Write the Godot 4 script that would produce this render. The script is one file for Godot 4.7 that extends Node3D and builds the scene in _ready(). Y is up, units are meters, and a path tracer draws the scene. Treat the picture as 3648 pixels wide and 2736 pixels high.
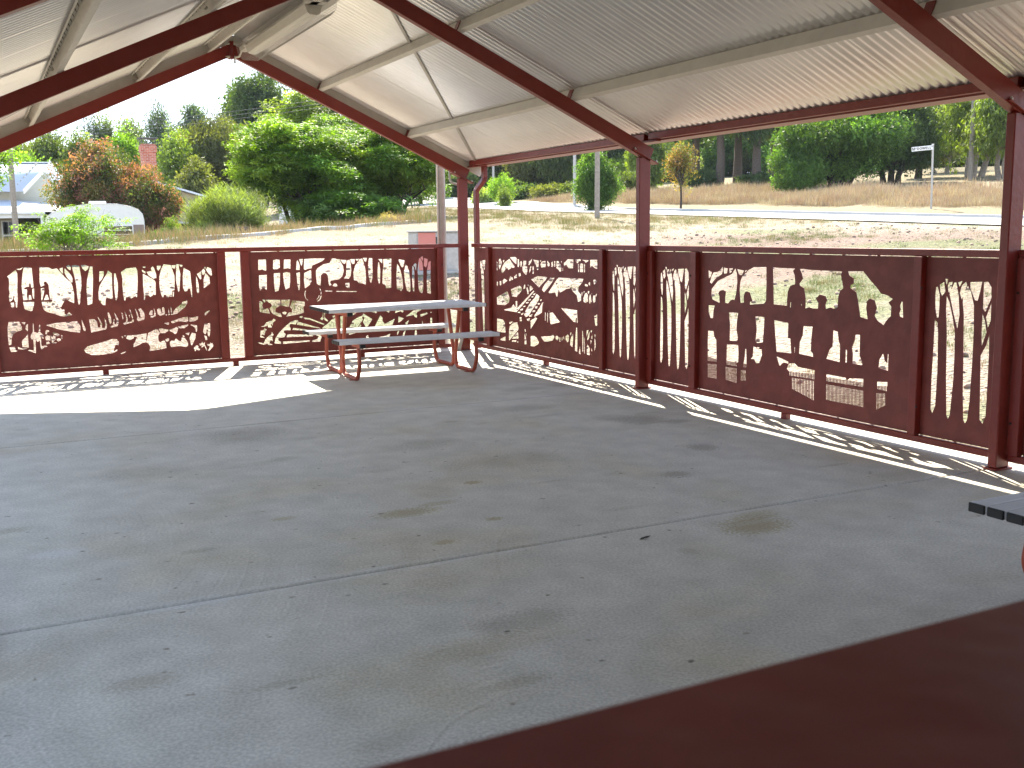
extends Node3D
# An open picnic shelter with laser-cut steel screens, seen from inside, and the paddock, road and bush around it.
const PITCH := 0.4323          # roof pitch in radians
const APEX := Vector2(-2.963, 3.545)  # underside of the rafters at the ridge
const ROOF_END := 16.2
var M := {}
var used := {}
var rng := RandomNumberGenerator.new()

# ---------------------------------------------------------------- helpers
func numbered(called: String, parent: Node) -> String:
	var key := str(parent.get_instance_id()) + called
	var n: int = used.get(key, 0)
	used[key] = n + 1
	return called if n == 0 else "%s_%03d" % [called, n]

func thing(called: String, label: String, category: String, at := Vector3.ZERO, turn := 0.0, group := "") -> Node3D:
	var o := Node3D.new()
	o.name = numbered(called, self)
	add_child(o)
	o.position = at
	o.rotation.y = turn
	o.set_meta("label", label)
	o.set_meta("category", category)
	if group != "":
		o.set_meta("group", group)
	return o

func tag(o: Node, label: String, category: String, group := "") -> void:
	o.set_meta("label", label)
	o.set_meta("category", category)
	if group != "":
		o.set_meta("group", group)

func dup(root: Node3D, at: Vector3, turn: float, label: String, group := "") -> Node3D:
	var r: Node3D = root.duplicate()
	r.name = numbered(String(root.name).rstrip("0123456789").trim_suffix("_"), self)
	add_child(r)
	r.position = at
	r.rotation.y = turn
	r.set_meta("label", label)
	if group != "":
		r.set_meta("group", group)
	return r

func put(called: String, mesh: Mesh, mat: Material, parent: Node = null, at := Vector3.ZERO, basis := Basis.IDENTITY) -> MeshInstance3D:
	if parent == null:
		parent = self
	var o := MeshInstance3D.new()
	o.name = numbered(called, parent)
	o.mesh = mesh
	o.material_override = mat
	o.transform = Transform3D(basis, at)
	parent.add_child(o, true)
	return o

func struct(called: String, mesh: Mesh, mat: Material) -> MeshInstance3D:
	var o := put(called, mesh, mat)
	o.set_meta("kind", "structure")
	return o

func st_new() -> SurfaceTool:
	var st := SurfaceTool.new()
	st.begin(Mesh.PRIMITIVE_TRIANGLES)
	return st

func st_done(st: SurfaceTool, smooth := false) -> ArrayMesh:
	if smooth:
		st.index()
	st.generate_normals()
	return st.commit()

func tri(st: SurfaceTool, a: Vector3, b: Vector3, c: Vector3) -> void:
	st.add_vertex(a)
	st.add_vertex(b)
	st.add_vertex(c)

func quad(st: SurfaceTool, a: Vector3, b: Vector3, c: Vector3, d: Vector3) -> void:
	tri(st, a, b, c)
	tri(st, a, c, d)

# a box with bevelled edges, from lo to hi, in its own axes b
func bbox(st: SurfaceTool, lo: Vector3, hi: Vector3, bev := 0.003, t := Transform3D.IDENTITY) -> void:
	st.set_smooth_group(-1)
	var c := (lo + hi) * 0.5
	var e := (hi - lo) * 0.5
	bev = minf(bev, minf(e.x, minf(e.y, e.z)) * 0.9)
	for ax in 3:
		var u := (ax + 1) % 3
		var v := (ax + 2) % 3
		for s: float in [-1.0, 1.0]:
			var q := []
			for k: Array in [[-1, -1], [1, -1], [1, 1], [-1, 1]]:
				var p := Vector3.ZERO
				p[ax] = s * e[ax]
				p[u] = k[0] * (e[u] - bev)
				p[v] = k[1] * (e[v] - bev)
				q.append(t * (c + p))
			if s > 0:
				quad(st, q[3], q[2], q[1], q[0])
			else:
				quad(st, q[0], q[1], q[2], q[3])
		for s: float in [-1.0, 1.0]:
			for r: float in [-1.0, 1.0]:
				var q := []
				for k: Array in [[0, -1], [0, 1], [1, 1], [1, -1]]:
					var p := Vector3.ZERO
					p[ax] = k[1] * (e[ax] - bev)
					p[u] = s * (e[u] - (bev if k[0] == 1 else 0.0))
					p[v] = r * (e[v] - (bev if k[0] == 0 else 0.0))
					q.append(t * (c + p))
				if s * r > 0:
					quad(st, q[0], q[1], q[2], q[3])
				else:
					quad(st, q[3], q[2], q[1], q[0])
	for sx: float in [-1.0, 1.0]:
		for sy: float in [-1.0, 1.0]:
			for sz: float in [-1.0, 1.0]:
				var s := Vector3(sx, sy, sz)
				var a := t * (c + s * Vector3(e.x, e.y - bev, e.z - bev))
				var b := t * (c + s * Vector3(e.x - bev, e.y, e.z - bev))
				var d := t * (c + s * Vector3(e.x - bev, e.y - bev, e.z))
				if sx * sy * sz > 0:
					tri(st, a, d, b)
				else:
					tri(st, a, b, d)

func box_mesh(lo: Vector3, hi: Vector3, bev := 0.003) -> ArrayMesh:
	var st := st_new()
	bbox(st, lo, hi, bev)
	return st_done(st)

# a tube along points with a radius at each
func tube(st: SurfaceTool, pts: Array, radii: Array, sides := 8, caps := true) -> void:
	st.set_smooth_group(0)
	var rings := []
	var nrm := Vector3.ZERO
	for i in pts.size():
		var d: Vector3
		if i == 0:
			d = pts[1] - pts[0]
		elif i == pts.size() - 1:
			d = pts[i] - pts[i - 1]
		else:
			d = (pts[i + 1] - pts[i]).normalized() + (pts[i] - pts[i - 1]).normalized()
		d = d.normalized()
		if i == 0:
			nrm = d.cross(Vector3.UP if absf(d.y) < 0.9 else Vector3.RIGHT).normalized()
		else:
			nrm = (nrm - d * nrm.dot(d)).normalized()
		var bin := d.cross(nrm)
		var ring := []
		for k in sides:
			var a := TAU * k / sides
			ring.append(pts[i] + (nrm * cos(a) + bin * sin(a)) * float(radii[i]))
		rings.append(ring)
	for i in pts.size() - 1:
		for k in sides:
			var k2 := (k + 1) % sides
			quad(st, rings[i][k], rings[i][k2], rings[i + 1][k2], rings[i + 1][k])
	if caps:
		st.set_smooth_group(-1)
		for k in range(1, sides - 1):
			tri(st, rings[0][0], rings[0][k + 1], rings[0][k])
			var e: Array = rings[-1]
			tri(st, e[0], e[k], e[k + 1])

# points of a path whose corners are rounded with a radius
func rounded(path: Array, r: float, n := 6) -> Array:
	var out := [path[0]]
	for i in range(1, path.size() - 1):
		var a: Vector3 = (path[i - 1] - path[i]).normalized()
		var b: Vector3 = (path[i + 1] - path[i]).normalized()
		var half := acos(clampf(a.dot(b), -1, 1)) * 0.5
		var back := minf(r / maxf(tan(half), 0.05), minf((path[i - 1] - path[i]).length(), (path[i + 1] - path[i]).length()) * 0.49)
		var p0: Vector3 = path[i] + a * back
		var p2: Vector3 = path[i] + b * back
		for k in n + 1:
			var t := float(k) / n
			out.append(p0.lerp(path[i], t).lerp((path[i] as Vector3).lerp(p2, t), t))
	out.append(path[-1])
	return out

func fill(n: int, v: float) -> Array:
	var a := []
	a.resize(n)
	a.fill(v)
	return a

func pipe_mesh(path: Array, r: float, sides := 12) -> ArrayMesh:
	var st := st_new()
	tube(st, path, fill(path.size(), r), sides)
	return st_done(st)

# a closed outline in the xy plane pushed from z0 to z1
func prism(st: SurfaceTool, outline: PackedVector2Array, z0: float, z1: float, t := Transform3D.IDENTITY) -> void:
	st.set_smooth_group(-1)
	if Geometry2D.is_polygon_clockwise(outline):
		outline.reverse()
	var idx := Geometry2D.triangulate_polygon(outline)
	for i in range(0, idx.size(), 3):
		var a := outline[idx[i]]
		var b := outline[idx[i + 1]]
		var c := outline[idx[i + 2]]
		if (b - a).cross(c - a) < 0:
			var s := b
			b = c
			c = s
		tri(st, t * Vector3(a.x, a.y, z1), t * Vector3(c.x, c.y, z1), t * Vector3(b.x, b.y, z1))
		tri(st, t * Vector3(a.x, a.y, z0), t * Vector3(b.x, b.y, z0), t * Vector3(c.x, c.y, z0))
	for i in outline.size():
		var a := outline[i]
		var b := outline[(i + 1) % outline.size()]
		quad(st, t * Vector3(a.x, a.y, z0), t * Vector3(a.x, a.y, z1), t * Vector3(b.x, b.y, z1), t * Vector3(b.x, b.y, z0))

# a place on the roof slope: side +1 right / -1 left, s metres down from the ridge, h out from the rafters' underside
func slope_frame(side: float, z := 0.0) -> Transform3D:
	# local x points to the right along the slope (so s is negative on the left side), y out of it, z as in the world
	return Transform3D(Basis(Vector3(0, 0, 1), -side * PITCH), Vector3(APEX.x, APEX.y, z))

# a bevelled bar on a slope, from s0 to s1 metres down from the ridge
func sbox(st: SurfaceTool, side: float, s0: float, h0: float, z0: float, s1: float, h1: float, z1: float, bev: float, t: Transform3D) -> void:
	bbox(st, Vector3(minf(side * s0, side * s1), h0, z0), Vector3(maxf(side * s0, side * s1), h1, z1), bev, t)

# ---------------------------------------------------------------- the lie of the land
func far_ground(x: float, z: float) -> float:
	var g := 1.2 - 0.035 * minf(z, 6.0) + 0.2
	g += 0.012 * (x - 17.0) if x > 17.0 else 0.03 * (maxf(x, -40.0) - 17.0)
	if x > 22.0:
		g += minf(0.07 * (x - 22.0), 2.4)
	var q := (x + 2.9) * -0.52 + (z + 15.5) * -0.855
	g -= clampf(q / 16.0, 0, 1) * 1.25 * clampf(1.0 - (x - 2.0) / 9.0, 0, 1)
	return g

func off_slab(x: float, z: float) -> float:
	var dx := maxf(maxf(-6.25 - x, x - 0.32), 0.0)
	var dz := maxf(maxf(-0.75 - z, z - 12.6), 0.0)
	return sqrt(dx * dx + dz * dz)

var lumps: FastNoiseLite
func ground_at(x: float, z: float) -> float:
	var d := off_slab(x, z)
	if d <= 0.0:
		return -0.16
	var g := far_ground(x, z) * (1.0 - exp(-maxf(d - 0.5, 0.0) / 4.2))
	g -= 0.05
	var rough := 0.05 * clampf((d - 0.3) / 2.0, 0, 1)
	if x > 15.5 and x < 23.5:
		rough *= clampf(absf(x - 19.3) / 2.6 - 1.0, 0, 1)
	return g + lumps.get_noise_2d(x, z) * rough + lumps.get_noise_2d(x * 5.0 + 70.0, z * 5.0) * rough * 0.9

# ---------------------------------------------------------------- materials
func mat(c: Color, rough := 0.6, metal := 0.0) -> StandardMaterial3D:
	var m := StandardMaterial3D.new()
	m.albedo_color = c
	m.roughness = rough
	m.metallic = metal
	return m

func noise_tex(freq: float, oct: int, c0: Color, c1: Color, seed_: int, size := 512, normal := false, strength := 4.0) -> NoiseTexture2D:
	var n := FastNoiseLite.new()
	n.seed = seed_
	n.frequency = freq
	n.fractal_octaves = oct
	var t := NoiseTexture2D.new()
	t.width = size
	t.height = size
	t.seamless = true
	t.noise = n
	if normal:
		t.as_normal_map = true
		t.bump_strength = strength
	else:
		var g := Gradient.new()
		g.set_color(0, c0)
		g.set_color(1, c1)
		t.color_ramp = g
	return t

func worn(c: Color, spread: float, rough: float, metal: float, scale: float, seed_: int, bump := 0.0, freq := 0.02) -> StandardMaterial3D:
	var m := mat(Color.WHITE, rough, metal)
	m.albedo_texture = noise_tex(freq, 5, c.darkened(spread), c.lightened(spread * 0.6), seed_)
	m.uv1_triplanar = true
	m.uv1_world_triplanar = true
	m.uv1_scale = Vector3.ONE * scale
	if bump > 0:
		m.normal_enabled = true
		m.normal_scale = bump
		m.normal_texture = noise_tex(freq * 2.5, 4, c, c, seed_ + 5, 512, true)
	return m

func make_materials() -> void:
	M.red = worn(Color(0.455, 0.132, 0.09), 0.05, 0.42, 0.0, 0.55, 3, 0.12)
	M.panel_red = worn(Color(0.435, 0.142, 0.098), 0.13, 0.55, 0.0, 0.45, 8, 0.12)
	M.orange = worn(Color(0.62, 0.26, 0.165), 0.12, 0.45, 0.0, 1.2, 13)
	M.zinc = worn(Color(0.90, 0.895, 0.89), 0.06, 0.28, 0.62, 0.3, 21)
	M.cream = worn(Color(0.79, 0.775, 0.735), 0.07, 0.5, 0.0, 0.6, 22)
	M.galv = worn(Color(0.70, 0.69, 0.67), 0.10, 0.45, 0.35, 0.9, 25)
	M.alu = worn(Color(0.87, 0.875, 0.885), 0.05, 0.5, 0.0, 1.6, 27)
	M.black = mat(Color(0.06, 0.065, 0.065), 0.5)
	M.bolt = mat(Color(0.72, 0.71, 0.66), 0.4, 0.4)
	M.white = worn(Color(0.90, 0.90, 0.88), 0.04, 0.5, 0.0, 0.5, 31)
	M.beige = worn(Color(0.70, 0.66, 0.56), 0.06, 0.7, 0.0, 0.4, 33)
	M.board_grey = worn(Color(0.66, 0.66, 0.60), 0.06, 0.7, 0.0, 0.4, 34)
	M.house_roof = worn(Color(0.80, 0.83, 0.88), 0.05, 0.45, 0.1, 0.15, 35)
	M.dark_glass = mat(Color(0.06, 0.06, 0.07), 0.08)
	M.brown_glass = mat(Color(0.32, 0.26, 0.20), 0.15)
	M.wood_pole = worn(Color(0.60, 0.56, 0.51), 0.16, 0.85, 0.0, 0.8, 41, 0.3)
	M.grey_wood = worn(Color(0.42, 0.38, 0.34), 0.2, 0.9, 0.0, 1.5, 43)
	M.bark = worn(Color(0.36, 0.30, 0.25), 0.25, 0.95, 0.0, 1.2, 45, 0.5)
	M.pale_bark = worn(Color(0.62, 0.56, 0.50), 0.2, 0.9, 0.0, 0.6, 46, 0.3)
	M.dark_bark = worn(Color(0.22, 0.18, 0.15), 0.25, 0.95, 0.0, 1.2, 47, 0.5)
	M.wire = mat(Color(0.25, 0.25, 0.26), 0.5)
	M.pit = worn(Color(0.30, 0.28, 0.25), 0.2, 0.9, 0.0, 1.0, 48)
	M.pink_wrap = mat(Color(0.80, 0.50, 0.45), 0.6)
	M.kerb = worn(Color(0.74, 0.72, 0.69), 0.1, 0.85, 0.0, 0.4, 49)
	M.road = worn(Color(0.66, 0.65, 0.63), 0.1, 0.9, 0.0, 0.3, 50, 0.2)
	M.lens = mat(Color(0.86, 0.85, 0.80), 0.25)
	M.brick = brick_material()
	M.joint = mat(Color(0.14, 0.135, 0.13), 0.95)
	M.dark_leaf = mat(Color(0.16, 0.11, 0.07), 0.8)

func brick_material() -> StandardMaterial3D:
	var img := Image.create(256, 256, false, Image.FORMAT_RGB8)
	img.fill(Color(0.66, 0.58, 0.52))
	var r := RandomNumberGenerator.new()
	r.seed = 4
	for row in 8:
		for col in 5:
			var c := Color(0.60, 0.30, 0.22).lerp(Color(0.72, 0.42, 0.32), r.randf())
			var x := col * 64 - (32 if row % 2 == 1 else 0)
			img.fill_rect(Rect2i(x + 3, row * 32 + 3, 58, 26).intersection(Rect2i(0, 0, 256, 256)), c)
	img.generate_mipmaps()
	var m := mat(Color.WHITE, 0.9)
	m.albedo_texture = ImageTexture.create_from_image(img)
	m.uv1_triplanar = true
	m.uv1_world_triplanar = true
	m.uv1_scale = Vector3(1.0, 1.45, 1.0)
	return m

# the concrete: broad grey mottling, stains and specks where they lie, trowel arcs as relief
const FLOOR_LO := Vector2(-6.3, -0.8)
const FLOOR_SIZE := Vector2(6.7, 13.4)
func concrete_material() -> StandardMaterial3D:
	var w := 1024
	var h := 2048
	var img := Image.create(w, h, false, Image.FORMAT_RGB8)
	var n1 := FastNoiseLite.new()
	n1.seed = 5
	n1.frequency = 0.0045
	n1.fractal_octaves = 5
	var n2 := FastNoiseLite.new()
	n2.seed = 9
	n2.frequency = 0.022
	n2.fractal_octaves = 5
	var a := n1.get_image(w, h, false, false, false).get_data()
	var b := n2.get_image(w, h, false, false, false).get_data()
	var data := PackedByteArray()
	data.resize(w * h * 3)
	var r := RandomNumberGenerator.new()
	r.seed = 77
	for i in w * h:
		var p := a[i] - 128
		var q := b[i] - 128
		var v := 196 + (p * 12 >> 7) + (q * 15 >> 7) + (int(r.randi() & 7) - 3)
		var warm := maxi(0, -p - 4) >> 3
		data[i * 3] = clampi(v + 5 + (warm >> 1), 0, 255)
		data[i * 3 + 1] = clampi(v, 0, 255)
		data[i * 3 + 2] = clampi(v - 13 - warm, 0, 255)
	img = Image.create_from_data(w, h, false, Image.FORMAT_RGB8, data)
	for s: Array in stains():
		stain(img, s[0], s[1], s[2], s[3], s[4], s[5])
	for k in 420:
		var c := Color(0.25, 0.22, 0.18).lerp(Color(0.5, 0.45, 0.36), r.randf())
		var px := Vector2(r.randf_range(-6.2, 0.2), r.randf_range(0.0, 12.4))
		stain(img, px.x, px.y, r.randf_range(0.006, 0.02), r.randf_range(0.006, 0.016), c, r.randf_range(0.3, 0.8))
	for k in 60:
		var px := Vector2(r.randf_range(-6.2, 0.2), r.randf_range(1.0, 12.4))
		stain(img, px.x, px.y, r.randf_range(0.05, 0.22), r.randf_range(0.02, 0.08), Color(0.50, 0.45, 0.34), r.randf_range(0.08, 0.24))
	for k in 26:
		var px := Vector2(r.randf_range(-6.2, 0.2), r.randf_range(1.0, 12.4))
		stain(img, px.x, px.y, r.randf_range(0.2, 0.6), r.randf_range(0.02, 0.06), Color(0.82, 0.81, 0.79), r.randf_range(0.1, 0.25))
	for z: float in [3.95, 7.97]:   # cement smeared pale along the tooled joints
		for k in 150:
			stain(img, r.randf_range(-6.2, 0.2), z + r.randf_range(-0.05, 0.05), r.randf_range(0.08, 0.3), 0.022, Color(0.84, 0.83, 0.81), r.randf_range(0.1, 0.3))
	img.generate_mipmaps()
	var m := mat(Color.WHITE, 0.62)
	m.albedo_texture = ImageTexture.create_from_image(img)
	# trowel marks
	var hm := Image.create(1024, 1024, false, Image.FORMAT_L8)
	hm.fill(Color(0.5, 0.5, 0.5))
	for k in 95:
		var c := Vector2(r.randf_range(0, 1024), r.randf_range(0, 1024))
		var rad := r.randf_range(50, 150)
		var a0 := r.randf() * TAU
		var span := r.randf_range(0.5, 1.3)
		var lines := r.randi_range(8, 20)
		for j in lines:
			var rr := rad + j * r.randf_range(4.0, 6.0)
			var lift := r.randf_range(0.2, 0.5) * (1 if j % 2 == 0 else -1)
			var s0 := a0 + r.randf_range(0, 0.25)
			var s1 := a0 + span - r.randf_range(0, 0.3)
			var steps := int(absf(s1 - s0) * rr / 1.2)
			for q in steps:
				var ang := s0 + (s1 - s0) * q / maxf(steps, 1)
				var p := c + Vector2(cos(ang), sin(ang)) * rr
				var fade := sin(PI * q / maxf(steps, 1))
				var x := posmod(int(p.x), 1024)
				var y := posmod(int(p.y), 1024)
				img_add(hm, x, y, lift * fade)
				img_add(hm, (x + 1) % 1024, y, lift * fade * 0.6)
	for k in 30000:
		img_add(hm, r.randi() % 1024, r.randi() % 1024, r.randf_range(-0.3, 0.2))
	hm.bump_map_to_normal_map(3.0)
	hm.generate_mipmaps()
	m.normal_enabled = true
	m.normal_texture = ImageTexture.create_from_image(hm)
	m.normal_scale = 0.24
	m.detail_enabled = true
	m.detail_uv_layer = BaseMaterial3D.DETAIL_UV_2
	m.detail_blend_mode = BaseMaterial3D.BLEND_MODE_MUL
	m.detail_albedo = noise_tex(0.06, 5, Color(0.80, 0.80, 0.79), Color(1, 1, 1), 61, 1024)
	m.detail_mask = null
	return m

func img_add(im: Image, x: int, y: int, d: float) -> void:
	var v := im.get_pixel(x, y).r
	v = clampf(v + d * 0.4, 0, 1)
	im.set_pixel(x, y, Color(v, v, v))

func stain(img: Image, x: float, z: float, rx: float, rz: float, c: Color, amount: float) -> void:
	var w := img.get_width()
	var h := img.get_height()
	var k := Vector2(w / FLOOR_SIZE.x, h / FLOOR_SIZE.y)
	var p := (Vector2(x, z) - FLOOR_LO) * k
	var e := Vector2(maxf(rx * k.x, 0.8), maxf(rz * k.y, 0.8))
	for j in range(maxi(0, int(p.y - e.y)), mini(h - 1, int(p.y + e.y)) + 1):
		for i in range(maxi(0, int(p.x - e.x)), mini(w - 1, int(p.x + e.x)) + 1):
			var d := Vector2((i - p.x) / e.x, (j - p.y) / e.y).length()
			d += lumps.get_noise_2d(i * 1.3 + x * 90.0, j * 1.3) * 0.7
			if d < 1.0:
				var f := amount * minf(1.0, (1.0 - d) * 2.0)
				var o := img.get_pixel(i, j)
				img.set_pixel(i, j, o.lerp(c, f))

func _ready() -> void:
	var cam := Camera3D.new()
	cam.name = "camera"
	cam.fov = 40.585
	cam.near = 0.02
	cam.far = 900.0
	cam.position = Vector3(-5.7437, 1.5389, 12.3507)
	cam.rotation = Vector3(-0.14647, -0.47341, -0.01222)
	var lens := CameraAttributesPhysical.new()
	lens.frustum_focal_length = 32.45
	lens.frustum_focus_distance = 9.5
	lens.frustum_near = 0.02
	lens.frustum_far = 900.0
	lens.exposure_aperture = 15.0
	cam.attributes = lens
	add_child(cam)
	cam.current = true
	var env := Environment.new()
	var sky := Sky.new()
	var sm := ProceduralSkyMaterial.new()
	sm.sky_top_color = Color(0.56, 0.64, 0.76)
	sm.sky_horizon_color = Color(0.84, 0.87, 0.90)
	sm.sky_curve = 0.16
	sm.ground_bottom_color = Color(0.38, 0.34, 0.28)
	sm.ground_horizon_color = Color(0.60, 0.60, 0.58)
	sm.sky_energy_multiplier = 1.0
	sky.sky_material = sm
	env.background_mode = Environment.BG_SKY
	env.sky = sky
	env.tonemap_mode = Environment.TONE_MAPPER_LINEAR
	env.tonemap_exposure = 3.9
	env.sdfgi_enabled = true
	env.ssao_enabled = true
	env.ssil_enabled = true
	env.fog_enabled = true
	env.fog_density = 0.0002
	env.fog_light_color = Color(0.80, 0.86, 0.92)
	var we := WorldEnvironment.new()
	we.name = "world_environment"
	we.environment = env
	add_child(we)
	var sun := DirectionalLight3D.new()
	sun.name = "sun"
	sun.light_energy = 1.6
	sun.light_color = Color(1.0, 0.96, 0.89)
	sun.light_angular_distance = 0.5
	sun.shadow_enabled = true
	add_child(sun)
	sun.look_at_from_position(Vector3.ZERO, Vector3(-0.322, -1.0, 0.852))
	rng.seed = 11
	lumps = FastNoiseLite.new()
	lumps.seed = 3
	lumps.frequency = 0.23
	lumps.fractal_octaves = 4
	make_materials()
	build_ground()
	build_floor()
	build_shelter()
	build_screens()
	build_street()
	build_trees()
	build_near()

func stains() -> Array:
	var yellow := Color(0.56, 0.48, 0.27)
	var brown := Color(0.36, 0.31, 0.23)
	return [
		[-3.72, 7.1, 0.22, 0.10, yellow, 0.45], [-3.5, 7.0, 0.14, 0.05, yellow, 0.35], [-2.23, 8.24, 0.24, 0.17, yellow, 0.55], [-2.1, 8.1, 0.16, 0.10, yellow, 0.3],
		[-1.0, 5.39, 0.26, 0.22, brown, 0.30], [-1.15, 5.2, 0.2, 0.16, brown, 0.2], [-1.25, 6.52, 0.12, 0.14, brown, 0.34], [-0.8, 5.6, 0.16, 0.1, brown, 0.24],
		[-3.11, 6.65, 0.07, 0.05, yellow, 0.5], [-4.36, 6.88, 0.08, 0.05, yellow, 0.3], [-3.98, 4.38, 0.4, 0.35, brown, 0.25], [-1.04, 3.42, 0.25, 0.16, brown, 0.2],
		[-3.76, 7.71, 0.08, 0.05, yellow, 0.4], [-3.36, 7.45, 0.06, 0.04, yellow, 0.45], [-0.54, 3.36, 0.3, 0.16, brown, 0.2], [-0.2, 3.2, 0.2, 0.1, brown, 0.3],
		[-3.91, 8.84, 0.25, 0.12, brown, 0.2], [-4.1, 9.0, 0.4, 0.12, yellow, 0.14], [-2.9, 5.4, 0.3, 0.2, brown, 0.18], [-5.5, 6.94, 0.16, 0.1, Color(0.86, 0.86, 0.86), 0.45],
		[-1.9, 7.1, 0.12, 0.1, brown, 0.3], [-2.6, 6.2, 0.5, 0.3, brown, 0.14], [-4.9, 5.3, 0.35, 0.2, brown, 0.12], [-1.6, 4.4, 0.4, 0.2, brown, 0.2]]

# ---------------------------------------------------------------- ground
func build_ground() -> void:
	var xs := axis_steps(-170.0, 240.0, -16.0, 44.0)
	var zs := axis_steps(-260.0, 80.0, -54.0, 14.0)
	var tint := FastNoiseLite.new()
	tint.seed = 31
	tint.frequency = 0.11
	tint.fractal_octaves = 4
	var st := st_new()
	st.set_smooth_group(0)
	var nx := xs.size()
	for z: float in zs:
		for x: float in xs:
			st.set_color(ground_tint(x, z, tint))
			st.set_uv(Vector2(x, z))
			st.add_vertex(Vector3(x, ground_at(x, z), z))
	for j in zs.size() - 1:
		for i in nx - 1:
			var a := j * nx + i
			st.add_index(a)
			st.add_index(a + 1)
			st.add_index(a + nx + 1)
			st.add_index(a)
			st.add_index(a + nx + 1)
			st.add_index(a + nx)
	st.generate_normals()
	var m := mat(Color.WHITE, 0.95)
	m.vertex_color_use_as_albedo = true
	m.albedo_texture = noise_tex(0.03, 6, Color(0.5, 0.49, 0.47), Color(1, 1, 1), 71, 1024)
	m.uv1_triplanar = true
	m.uv1_world_triplanar = true
	m.uv1_scale = Vector3.ONE * 0.31
	m.normal_enabled = true
	m.normal_scale = 1.4
	m.normal_texture = noise_tex(0.05, 5, Color.WHITE, Color.WHITE, 72, 1024, true, 10.0)
	struct("ground", st.commit(), m)

func axis_steps(lo: float, hi: float, a: float, b: float) -> PackedFloat32Array:
	var out := PackedFloat32Array()
	var v := lo
	while v < hi:
		out.append(v)
		var d := maxf(maxf(a - v, v - b), 0.0)
		v += 0.3 + d * 0.09
	out.append(hi)
	return out

func ground_tint(x: float, z: float, n: FastNoiseLite) -> Color:
	var sand := Color(0.50, 0.425, 0.335)
	var clay := Color(0.31, 0.215, 0.16)
	var straw := Color(0.41, 0.34, 0.19)
	var grass := Color(0.16, 0.23, 0.055)
	var a := n.get_noise_2d(x, z)
	var b := n.get_noise_2d(x * 1.7 + 200, z * 2.2)
	var c := sand
	var dug := clampf((x + 1.0) / 7.0, 0, 1) * clampf((z + 12.0) / 8.0, 0, 1) * clampf((17.0 - x) / 2.0, 0, 1)
	dug = maxf(dug, clampf(1.0 - absf(z + 4.5 + 0.2 * x) / 1.8, 0, 1) * 0.8 * clampf((4.0 - x) / 3.0, 0, 1))
	c = c.lerp(clay, clampf(dug * 0.95 + a * 0.8, 0, 1))
	var far := clampf((-z - 8.0 + maxf(0.0, x) * 0.2) / 8.0, 0, 1)
	c = c.lerp(straw, clampf(far * 0.65 + b * 0.5, 0, 0.85) * (0.5 + 0.5 * far))
	var g := clampf((b - 0.10) * 3.2, 0, 1) * clampf(1.3 - far, 0, 1)
	for q: Vector3 in [Vector3(9.0, 1.6, 1.6), Vector3(6.2, 0.4, 1.2), Vector3(4.6, 5.2, 1.2), Vector3(11.5, -3.0, 1.5)]:
		g = maxf(g, clampf(1.6 - Vector2(x - q.x, (z - q.y) * 1.6).length() / q.z + b, 0, 1))
	c = c.lerp(grass, g * 0.62)
	if x > 22.5:
		c = c.lerp(straw, 0.75)
	if z < -60 or x > 50:
		c = c.lerp(Color(0.14, 0.13, 0.06), 0.6)
	return c

func strip(called: String, pts: Array, width: float, lift: float, m: Material, thick := 0.0) -> void:
	var st := st_new()
	st.set_smooth_group(0)
	var prev := []
	for i in pts.size():
		var p: Vector2 = pts[i]
		var d: Vector2 = (pts[mini(i + 1, pts.size() - 1)] - pts[maxi(i - 1, 0)]).normalized()
		var n := Vector2(-d.y, d.x) * width * 0.5
		var row := []
		for k in 5:
			var q := p + n * (k * 0.5 - 1.0)
			row.append(Vector3(q.x, ground_at(q.x, q.y) + lift, q.y))
		if thick > 0:
			row.insert(0, row[0] - Vector3(0, thick, 0))
			row.append(row[-1] - Vector3(0, thick, 0))
		if i > 0:
			for k in row.size() - 1:
				quad(st, prev[k], prev[k + 1], row[k + 1], row[k])
		prev = row
	var o := struct(called, st_done(st), m)
	o.set_meta("label", called.replace("_", " "))

func along(a: Vector2, b: Vector2, n: int) -> Array:
	var o := []
	for i in n + 1:
		o.append(a.lerp(b, float(i) / n))
	return o

# ---------------------------------------------------------------- the concrete floor
func build_floor() -> void:
	var floor_ := Node3D.new()
	floor_.name = "floor"
	add_child(floor_)
	floor_.set_meta("kind", "structure")
	var cm := concrete_material()
	var cuts := [-0.62, 3.95, 7.97, 11.99, 16.3]
	for i in 4:
		var lo := Vector3(-6.2, -0.15, cuts[i] + (0.006 if i > 0 else 0.0))
		var hi := Vector3(0.27, 0.0, cuts[i + 1] - 0.006)
		var st := st_new()
		slab(st, lo, hi)
		st.generate_normals()
		st.generate_tangents()
		put("slab", st.commit(), cm, floor_)
	for i in [1, 2, 3]:
		put("joint_filler", box_mesh(Vector3(-6.19, -0.14, cuts[i] - 0.0055), Vector3(0.26, -0.022, cuts[i] + 0.0055), 0.001), M.joint, floor_)

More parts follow.
